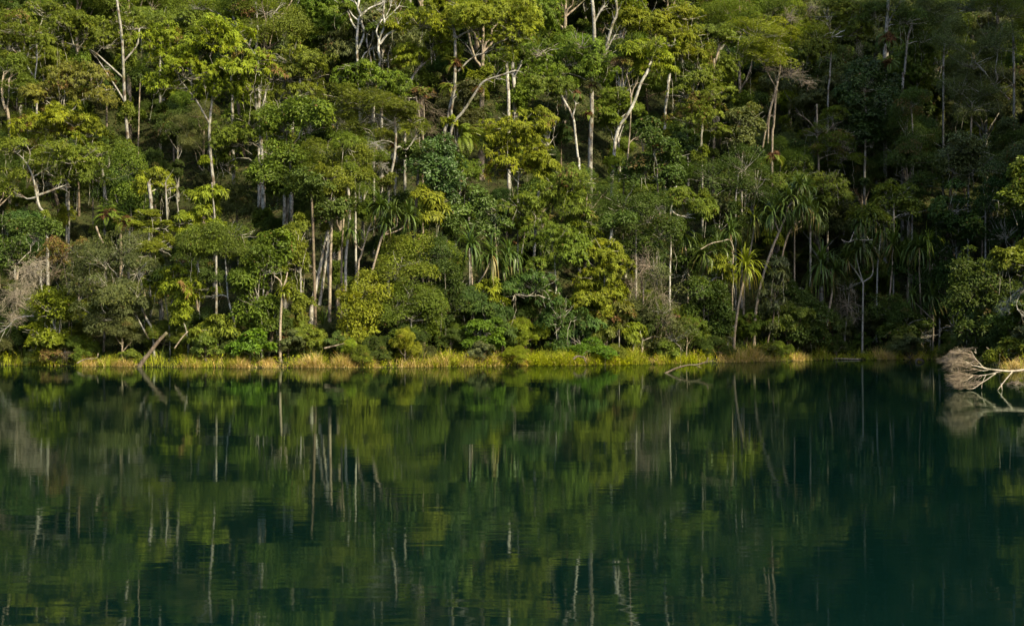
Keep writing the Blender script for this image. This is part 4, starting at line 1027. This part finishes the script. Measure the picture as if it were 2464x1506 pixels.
stick('arching pale liana over the screw pines left of the golden-skirted one', [(1686, 600), (1712, 586), (1740, 580), (1756, 577), (1765, 600), (1764, 635)], (3, 2), 117, 'straw', 'hanging_liana', 'liana')
stick('bare white liana arcs over the shaded screw pines', [(2024, 576), (2034, 582), (2046, 582), (2060, 576), (2075, 578), (2100, 577)], (2.5, 2), 128, 'grey', 'hanging_liana', 'liana', [([(2046, 581), (2052, 565), (2055, 558)], 3)])


def fallen_branch():
    Y = 64.
    root = empty('fallen_branch', at(2500, 892, Y), 'bleached fallen branch with a dense fan of twigs dipping into the lake, right edge', 'branch')
    org = np.array(root.location)
    m = K * Y / 2
    main = [(2560, 885), (2500, 888), (2464, 890), (2437, 893), (2412, 892), (2384, 889), (2366, 885), (2350, 881)]
    subs = [([(2350, 881), (2340, 879), (2330, 873), (2319, 868)], 5), ([(2412, 892), (2388, 899), (2366, 903), (2340, 905), (2314, 901)], 5), ([(2396, 898), (2375, 912), (2358, 922), (2334, 935), (2296, 928)], 4.5),
            ([(2437, 893), (2419, 912), (2409, 922), (2395, 938)], 5), ([(2409, 922), (2407, 939)], 4), ([(2366, 884), (2349, 864), (2331, 850), (2310, 839)], 4), ([(2363, 882), (2350, 862), (2344, 846)], 3),
            ([(2372, 903), (2363, 920), (2360, 935)], 3), ([(2384, 889), (2366, 892), (2354, 889)], 4), ([(2340, 905), (2322, 915), (2300, 918)], 4), ([(2330, 873), (2305, 872), (2290, 876)], 3.5), ([(2344, 846), (2352, 850), (2354, 840)], 2.5)]
    dep = [0, .1, -.25, -.3, -.25, .3, .35, -.1, 0, -.2, .1, .4]
    b = Buf()
    q = smooth_line([at(x, y, Y) for x, y in main], .1)
    b.tube(q, np.linspace(7.5, 3.8, len(q)) * m, 8, lump=.06)
    link('trunk', b.mesh('trunk', True, org), M_TWIG, root, (.36, .32, .25))
    tips = []
    for (pts, w), d in zip(subs, dep):
        s = np.array([at(x, y, Y) for x, y in pts])
        s[:, 1] += np.linspace(0, d, len(s))
        s = smooth_line(s, .05)
        b = Buf()
        b.tube(s, np.linspace(w * .72, w * .3, len(s)) * m, 6, lump=.06)
        link('branch', b.mesh('branch', True, org), M_TWIG, root, (.36, .32, .25))
        tips.append(s)
    src = np.vstack([tips[i][len(tips[i]) // 4:] for i in (0, 1, 2, 5, 6, 8, 9, 10)])
    n, nb = 620, 46                                        # twigs in loose bundles, so that the edge is ragged
    ab = rng.uniform(0, 1, nb)
    ib = rng.integers(0, nb, n)
    a = np.clip(ab[ib] + rng.normal(0, .022, n), 0, 1)
    rx = np.interp(a, [0, .12, .4, .65, .85, 1], [2300, 2284, 2268, 2268, 2277, 2292]) + rng.normal(2, 6, nb)[ib]
    ry = np.interp(a, [0, .12, .4, .65, .85, 1], [838, 848, 870, 892, 918, 931]) + rng.normal(0, 2, nb)[ib]
    e = np.array([at(x, y, Y) for x, y in zip(rx + 40 * rng.random(n) ** 2.5, ry + rng.normal(0, 2, n))])
    e[:, 1] += rng.uniform(-.6, .6, nb)[ib] + rng.normal(0, .06, n)
    cand = rng.integers(0, len(src), (n, 10))
    dist = np.linalg.norm((src[cand] - e[:, None]) * [.5, .6, 1.6], axis=2)
    s = src[cand[np.arange(n), dist.argmin(1)]]
    b = Buf()
    b.twigs(s, (s + e) / 2 + rng.normal(0, .05, (n, 3)) + Z3 * .03, e, .0075, .003, 5)
    k = rng.integers(0, n, 700)
    u = rng.uniform(.2, .7, (700, 1))
    st = s[k] * (1 - u) + e[k] * u
    f = st + (e[k] - s[k]) * rng.uniform(.2, .4, (700, 1)) + rng.normal(0, .09, (700, 3))
    b.twigs(st, (st + f) / 2, f, .004, .002, 3)
    link('twig_fan', b.mesh('twig_fan', True, org), M_TWIG, root, (.27, .225, .165))


fallen_branch()
tree('second bleached twig bush dipping into the lake at the right edge', [], 'fine', 'O', [(2540, 900), (2500, 905), (2475, 910)], (6, 3), Y=70, bark='white', tangle=[(2455, 925, 34, 20), (2480, 905, 30, 24)], twigcol='tan', name='dead_twig_bush', cat='bush')
tree('bare white spray of twigs hanging at the right edge over the dark bank', [], 'fine', 'O', [(2560, 640), (2500, 665), (2464, 690), (2432, 712)], (5, 2.5), Y=91, bark='white', tangle=[(2432, 728, 30, 24), (2412, 745, 20, 14), (2455, 705, 26, 18)], twigcol='white', name='dead_twig_bush', cat='bush',
     forks=[([(2464, 690), (2445, 730), (2458, 755), (2490, 775)], (2.5, 1.5))])

# ------------------------------------------------------------------ trees filling the slope behind, copied from a few grown ones
def make_filler(kind, H, rad, nb, bark, mat, n_limb=6):
    """trunk, crown meshes for a tree of height H, grown at the origin"""
    lean = rng.normal(0, .05 * H, 2)
    pts = [(0, 0, -.6), (lean[0] * .2, lean[1] * .2, H * .3), (lean[0] * .7, lean[1] * .6, H * .6), (lean[0], lean[1], H * .86)]
    P = smooth_line(pts, .6)
    tb = Buf()
    tb.tube(P, np.linspace(.017 * H + .03, .05, len(P)), 8, lump=.05)
    top = P[-1]
    cb = Buf()
    for i in range(nb):
        a = 2.4 * i + rng.uniform(-.4, .4)
        rr = rad * (.3 + .5 * rng.random()) if i else 0
        h = H * (.97 - .33 * (i / nb) + rng.uniform(-.04, .04))
        C = np.array([lean[0] + rr * math.cos(a), lean[1] + rr * math.sin(a), h])
        R = np.array([1, 1, .6]) * rad * rng.uniform(.36, .52)
        pc = blob(cb, C, R, kind, .02, .9)
        s = P[int(len(P) * rng.uniform(.55, .9))]
        tb.twigs([s], [(s + C) / 2 + [0, 0, -.1 * rad]], [C - Z3 * R[2] * .4], [.05 + .006 * H], [.025], 7)
        for e in pc[:6]:
            tb.twigs([C - Z3 * R[2] * .4], [(C + e) / 2 - Z3 * .15], [e], [.025], [.008], 4)
    if H > 8:
        for i in range(5):
            q = P[int(len(P) * rng.uniform(.15, .6))]
            blob(cb, q + np.array([rng.normal(0, .3), rng.normal(0, .3), 0]), np.array([.8, .8, .6]) * rng.uniform(.7, 1.3), 'vine', 0, .7)
    return tb.mesh('trunk', True), cb.mesh('crown'), mat, bark


FILL = [make_filler('tuft', 15, 4.0, 9, 'grey', M_LEAF), make_filler('broad', 13, 3.6, 8, 'grey', M_LEAF), make_filler('fine', 16, 4.2, 9, 'tan', M_LEAF), make_filler('tuft', 12, 3.4, 8, 'white', M_LEAF),
        make_filler('broad', 6, 2.2, 6, 'brown', M_GLOSS), make_filler('fine', 5, 2.4, 6, 'brown', M_LEAF), make_filler('narrow', 7, 2.2, 6, 'tan', M_LEAF), make_filler('umbrella', 5, 2.0, 6, 'brown', M_LEAF)]
WORD = {'Y': 'yellow-green', 'L': 'lime-green', 'G': 'mid-green', 'O': 'olive', 'K': 'grey-green', 'D': 'black-green', 'M': 'dark green', 'B': 'blue-green'}
KWORD = {0: 'canopy tree', 1: 'broad-leaved tree', 2: 'fine-leaved tree', 3: 'pale-trunked tree', 4: 'glossy understory tree', 5: 'small-leaved shrub', 6: 'drooping shrub', 7: 'whorled understory plant'}
MARKS = [(520, 160, 'golden crown'), (625, 400, 'snapped pale fork'), (190, 200, 'orange-tinged crown'), (90, 430, 'gnarled bare-branched tree'), (880, 90, 'white forked pair'), (1150, 60, 'broad lime canopy'), (1095, 250, 'ferny trunk'),
         (870, 270, 'feathery olive crown'), (1240, 350, 'bright lime tufted tree'), (1424, 250, 'thick brown-barked trunk'), (1385, 330, 'slender white trunk'), (1515, 290, 'curved white trunk'), (1600, 50, 'big lime canopy'), (1840, 110, 'pale feathery tree'),
         (2132, 130, 'fern-basket trunk'), (2195, 360, 'flower-headed tree'), (2350, 180, 'crooked pale limb'), (1055, 410, 'dark glossy tree'), (770, 630, 'big leaning trunk'), (1870, 540, 'tallest screw pine'), (1140, 620, 'twin-headed screw pine'),
         (540, 590, 'flat-topped tree'), (360, 550, 'yellow-lime sapling'), (260, 680, 'grey-green leaning tree'), (1560, 700, 'hanging vine thicket'), (2150, 620, 'shaded screw pines'), (1700, 240, 'pinkish-flushed tree'), (2430, 560, 'sunlit overhanging crown'),
         (1350, 500, 'lime-topped tree'), (700, 160, 'rounded mid-green crown'), (300, 120, 'spreading olive crown'), (1970, 340, 'brown-olive layered tree'), (40, 60, 'top left corner crown'), (950, 430, 'thin pale trunks')]
USED = set()


def fill_label(px, py, w, kw):
    d = sorted(MARKS, key=lambda q: (q[0] - px) ** 2 + (q[1] - py) ** 2 * 1.4)
    for size in ('', 'slim ', 'tall ', 'rounded ', 'ragged ', 'loose '):
        for a in range(4):
            for b in [None] + list(range(a + 1, 7)):
                def rel(mk):
                    dx, dy = px - mk[0], py - mk[1]
                    if abs(dy) > abs(dx) * 1.2:
                        return ('above' if dy < 0 else 'below') + ' the ' + mk[2]
                    return ('left of' if dx < 0 else 'right of') + ' the ' + mk[2]
                s = f'{size}{w} {kw} behind, {rel(d[a])}'
                if b is not None:
                    s += f', {rel(d[b])}'
                if s not in USED and len(s.split()) <= 16:
                    USED.add(s)
                    return s
    return f'{w} {kw} on the slope'


def plant(k, x, y, s, rot, c, name, group, label=None):
    tr, cr, mat, bark = FILL[k]
    z = float(terr(x, y))
    H = [15, 13, 16, 12, 6, 5, 7, 5][k] * s
    if name in ('bank_bush', 'waterfront_shrub'):            # low bushes that foliate to the ground
        z -= H * (.5 if name == 'bank_bush' else .3)
    px, py = 1232 + x / y * 4000, 790 - (z + H * .8 - CAM_H) / y * 4000
    r = empty(name, (x, y, z), label or fill_label(px, py, WORD[c], KWORD[k]), 'shrub' if k > 3 else 'tree', group)
    r.rotation_euler = (0, 0, rot)
    r.scale = (s, s, s * rng.uniform(.9, 1.12))
    link('trunk', tr, M_BARK, r, BARKS[bark])
    link('crown', cr, mat, r, colour(c, .15))


pts = []
def scatter(n, tmin, tmax, gapd, kinds, name, group, cols, smin=.8, smax=1.2, pxlim=1330, pxmin=-9999, pxmax=9999, xw=0):
    got = tries = 0
    while got < n and tries < n * 90:
        tries += 1
        x, y = rng.uniform(-52 - xw, 56 + xw), rng.uniform(98, 190)
        t = float(inland(x, y))
        if not tmin < t < tmax or abs(x / y * 4000) > pxlim or not pxmin < x / y * 4000 < pxmax:
            continue
        if any((x - a) ** 2 + (y - b) ** 2 < gapd ** 2 for a, b in pts):
            continue
        px, ph = 1232 + x / y * 4000, 4000 / y
        s = rng.uniform(smin, smax)
        k = int(rng.choice(kinds))
        hw, top = ([4, 3.6, 4.2, 3.4, 2, 2.2, 2, 1.8][k] * s + .1) * ph, 790 - (float(terr(x, y)) + [15, 13, 16, 12, 6, 5, 7, 5][k] * s - CAM_H) * ph
        if any(yy > y and wd >= 5 and (np.abs(np.interp(np.linspace(ln[:, 1].min(), ln[:, 1].max(), 9), ln[::-1, 1], ln[::-1, 0]) - px) < hw).any() and top < ln[:, 1].max() - 12 for ln, yy, wd in VIS):
            continue
        pts.append((x, y))
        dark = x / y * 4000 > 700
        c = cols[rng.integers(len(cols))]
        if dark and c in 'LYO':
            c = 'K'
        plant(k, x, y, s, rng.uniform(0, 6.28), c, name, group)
        got += 1


SKIP = set()
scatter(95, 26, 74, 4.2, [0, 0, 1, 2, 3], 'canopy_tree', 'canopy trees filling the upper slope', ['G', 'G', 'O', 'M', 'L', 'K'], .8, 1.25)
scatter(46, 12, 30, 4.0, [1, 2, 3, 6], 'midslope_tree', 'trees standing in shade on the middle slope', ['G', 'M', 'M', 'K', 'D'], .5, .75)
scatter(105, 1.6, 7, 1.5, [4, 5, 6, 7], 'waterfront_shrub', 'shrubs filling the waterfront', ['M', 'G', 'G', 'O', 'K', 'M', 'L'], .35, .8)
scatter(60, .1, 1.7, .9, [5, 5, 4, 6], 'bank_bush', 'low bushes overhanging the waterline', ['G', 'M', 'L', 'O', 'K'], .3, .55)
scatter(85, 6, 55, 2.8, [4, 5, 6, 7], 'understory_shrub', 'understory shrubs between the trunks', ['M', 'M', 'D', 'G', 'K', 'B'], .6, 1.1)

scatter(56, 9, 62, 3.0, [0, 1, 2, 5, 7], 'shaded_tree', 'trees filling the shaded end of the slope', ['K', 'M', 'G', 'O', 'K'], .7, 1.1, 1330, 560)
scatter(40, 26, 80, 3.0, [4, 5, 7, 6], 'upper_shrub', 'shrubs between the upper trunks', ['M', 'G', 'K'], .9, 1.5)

for lo, hi in ((-1900, -1340), (1340, 1700)):                # the wood goes on a little past the picture's edges
    scatter(26, 3, 62, 4.4, [0, 1, 2, 3, 4, 5], 'canopy_tree', 'trees just outside the picture', ['G', 'M', 'O', 'K'], .8, 1.2, 1900, lo, hi, 80)

# unseen tall trees added on the right point to shade the bay's far end
for i, (x, y, k, s) in enumerate([(57, 124, 0, 2.1), (58, 108, 2, 1.7), (62, 118, 0, 2.2), (60, 97, 2, 1.2), (60, 88, 0, 1.2), (56, 92, 2, 1.3), (64, 92, 1, 1.3), (66, 108, 0, 2.3), (66, 126, 2, 2.2), (72, 116, 0, 2.2), (70, 100, 0, 1.2), (53, 116, 1, 1.6), (78, 108, 2, 2.3)]):
    plant(k, x, y, s, i * 1.3, 'GMK'[i % 3], 'canopy_tree', 'unseen tall trees added at the right to cast shade',
          'unseen tall canopy tree added on the point outside the right edge to cast shade')

# thin bare trunks seen in the shade
def pole(x, y, h, lean, w, bark):
    z = float(terr(x, y))
    P = smooth_line([(0, 0, -.4), (lean * .3, 0, h * .4), (lean * .6, .1, h * .75), (lean, .2, h)], .5)
    b = Buf()
    b.tube(P, np.linspace(w, w * .6, len(P)), 7, lump=.06)
    px, py = 1232 + x / y * 4000, 790 - (z + h * .4 - CAM_H) / y * 4000
    r = empty('shade_trunk', (x, y, z), fill_label(px, py, {'white': 'white', 'grey': 'grey', 'tan': 'tan', 'brown': 'brown', 'dark': 'dark'}[bark], 'bare thin trunk'), 'tree', 'thin trunks standing in the shade')
    link('trunk', b.mesh('trunk', True), M_BARK, r, BARKS[bark])
    c = Buf()
    blob(c, P[-1] - Z3 * .2, np.array([1.3, 1.2, .7]), 'broad', 0, .8)
    link('crown', c.mesh('crown'), M_LEAF, r, colour('M'))


for i in range(26):
    for _ in range(40):
        x, y = rng.uniform(-44, 44), rng.uniform(104, 165)
        t = float(inland(x, y))
        if 4 < t < 40 and abs(x / y * 4000) < 1230:
            break
    pole(x, y, rng.uniform(6, 12), rng.normal(0, .9), rng.uniform(.07, .2), ['white', 'grey', 'grey', 'tan', 'brown'][rng.integers(5)])

# ------------------------------------------------------------------ grass and herbs along the water
def shore_points(n, t0, t1, px0=-420, px1=2560, dens=None):
    x = rng.uniform(-46, 36, n * 4)
    t = rng.uniform(t0, t1, n * 4)
    y = np.interp(x, SHX, SHY) + t
    side = rng.random(n * 4) < .16                          # right bank runs towards the camera
    y2 = rng.uniform(78, 126, n * 4)
    x2 = np.interp(y2, RBY, RBX) + t
    x = np.where(side, x2, x); y = np.where(side, y2, y)
    px = 1232 + x / y * 4000
    tt = inland(x, y)
    ok = (tt > t0 - .2) & (tt < t1 + .3) & (px > px0) & (px < px1)
    if dens is not None:
        ok &= rng.random(n * 4) < dens(px, x, y)
    i = np.nonzero(ok)[0][:n]
    return x[i], y[i], px[i]


def blades(name, label, cat, n, t0, t1, L, W, col, dens, rust, spread=.5, bend=1.0):
    x, y, px = shore_points(n, t0, t1, dens=dens)
    n = len(x)
    z = np.maximum(terr(x, y), -.05)
    B = np.zeros((n, 5, 3))
    B[:, 0] = np.stack([x, y, z - .05], -1)
    az = rng.uniform(0, 6.283, n)
    el = 1.45 - np.abs(rng.normal(0, spread, n))
    Ln = L * rng.uniform(.5, 1.25, n) * np.clip(.85 + .55 * np.sin(x * 1.7 + np.sin(x * .6) * 3) * np.sin(x * .43 + 1) + .25 * np.sin(x * 4.1 + t0), .22, 2.0)
    bd = bend * rng.uniform(.3, 1.6, n)
    for i in range(4):
        a = np.maximum(el - bd * ((i + .5) / 4) ** 1.5, -1.0)
        B[:, i + 1] = B[:, i] + np.stack([np.cos(a) * np.cos(az), np.cos(a) * np.sin(az), np.sin(a)], -1) * (Ln / 4)[:, None]
    Wd = W * rng.uniform(.7, 1.3, n)[:, None] * np.array([1, 1, .9, .6, .1])[None]
    patch = .5 + .5 * np.sin(px * .013 + 1.2 * np.sin(px * .031))
    t = np.stack([np.clip(rng.normal(.5, .22, n), 0, 1), np.clip(rng.normal(.4, .3, n), 0, 1), (rng.random(n) < rust) * rng.uniform(.1, .6, n) * patch], 1)
    b = Buf()
    b.straps(B, Wd, t)
    o = link(name, b.mesh(name), M_GRASS, None, col)
    tag(o, label, cat, None, 'stuff')


def bump(px, lo, hi, soft=60):
    return np.clip((px - lo) / soft, 0, 1) * np.clip((hi - px) / soft, 0, 1)


blades('dry_grass', 'dry straw-coloured reeds and grass along the waterline', 'grass', 40000, -.3, 1.8, .8, .026, (.45, .355, .155),
       lambda px, x, y: np.clip(.95 * bump(px, 180, 340) + .95 * bump(px, 430, 1000, 120) + .55 * bump(px, 940, 1330) + .25 * bump(px, 1330, 1700) + .7 * bump(px, 1720, 1880) + .5 * bump(px, 1900, 1960, 20) + .6 * bump(px, 2060, 2330) + .7 * bump(px, 2380, 2500), .03, 1) * np.clip(.5 + .9 * np.sin(x * 2.1 + 2 * np.sin(x * .83 + y)), .06, 1), .25, .6, 1.3)
blades('green_sedge', 'green sedge growing up through the dry waterline grass', 'grass', 20000, -.25, 2.3, .85, .028, (.24, .28, .03),
       lambda px, x, y: np.clip(.9 * bump(px, 335, 620) + .35 * bump(px, 0, 340) + .4 * bump(px, 620, 1250) + .8 * bump(px, 1250, 1720) + .2 * bump(px, 1720, 2330), .03, 1) * np.clip(.7 + .8 * np.sin(x * 1.6 + 2 * np.sin(x * .7) + 2), .1, 1), .1, .45, 1.0)
blades('rank_grass', 'taller green rank grass behind the waterline reeds', 'grass', 9000, 1.2, 3.8, 1.1, .035, (.07, .11, .02), lambda px, x, y: 1.0 + 0 * px, .1, .6, 1.2)

b = Buf()
x, y, px = shore_points(5200, -.35, 1.5, dens=lambda px, x, y: np.clip(.95 * bump(px, 1230, 1560) + .45 * bump(px, 1560, 1720) + .3 * bump(px, 1000, 1240) + .06, 0, 1))
n = len(x)
h = rng.uniform(.1, .75, n) * (.6 + .6 * np.abs(np.sin(x * 1.3)))
P = np.stack([x, y, np.maximum(terr(x, y), 0)], -1)
k = 9
jj = np.repeat(np.arange(n), k)
u = rng.random(n * k)
lean = rng.normal(0, .25, (n, 3)) * [1, 1, 0]
Q = P[jj] + (lean[jj] + Z3) * (u * h[jj])[:, None] + rng.normal(0, .04, (n * k, 3))
D = nrm(rng.normal(0, 1, (n * k, 3)) * [1, 1, .5] + Z3 * .25)
t = np.stack([np.clip(rng.normal(.55, .2, n * k), 0, 1), np.clip(rng.normal(.45, .25, n)[jj], 0, 1), np.zeros(n * k)], 1)
b.leaves(Q, D, np.tile(Z3, (n * k, 1)), rng.uniform(.1, .24, n * k), rng.uniform(.035, .07, n * k), .15, .2, t)
herb = link('waterside_herbs', b.mesh('waterside_herbs'), M_LEAF, None, (.26, .30, .012))
tag(herb, 'bright yellow-green leafy herbs spilling over the waterline at centre', 'herbs', None, 'stuff')

# low leafy ground cover on the slope itself
b = Buf()
n = 52000
x = rng.uniform(-55, 50, n); y = rng.uniform(100, 185, n)
ok = (inland(x, y) > 2.2) & (np.abs(x / y * 4000) < 1320)
x, y = x[ok], y[ok]; n = len(x)
P = np.stack([x, y, terr(x, y)], -1)
k = 5
jj = np.repeat(np.arange(n), k)
Q = P[jj] + rng.normal(0, .22, (n * k, 3)) * [1, 1, 0] + Z3 * (rng.random(n * k) ** 1.5 * .8)[:, None]
D = nrm(rng.normal(0, 1, (n * k, 3)) * [1, 1, .4])
t = np.stack([np.clip(rng.normal(.45, .2, n * k), 0, 1), np.clip(rng.normal(.3, .25, n)[jj], 0, 1), (rng.random(n * k) < .08) * .7], 1)
b.leaves(Q, D, np.tile(Z3, (n * k, 1)), rng.uniform(.15, .35, n * k), rng.uniform(.06, .13, n * k), .2, .25, t)
gc = link('ground_cover', b.mesh('ground_cover'), M_LEAF, None, (.03, .055, .014))
tag(gc, 'low dark leafy ground cover over the forest floor', 'ground cover', None, 'stuff')
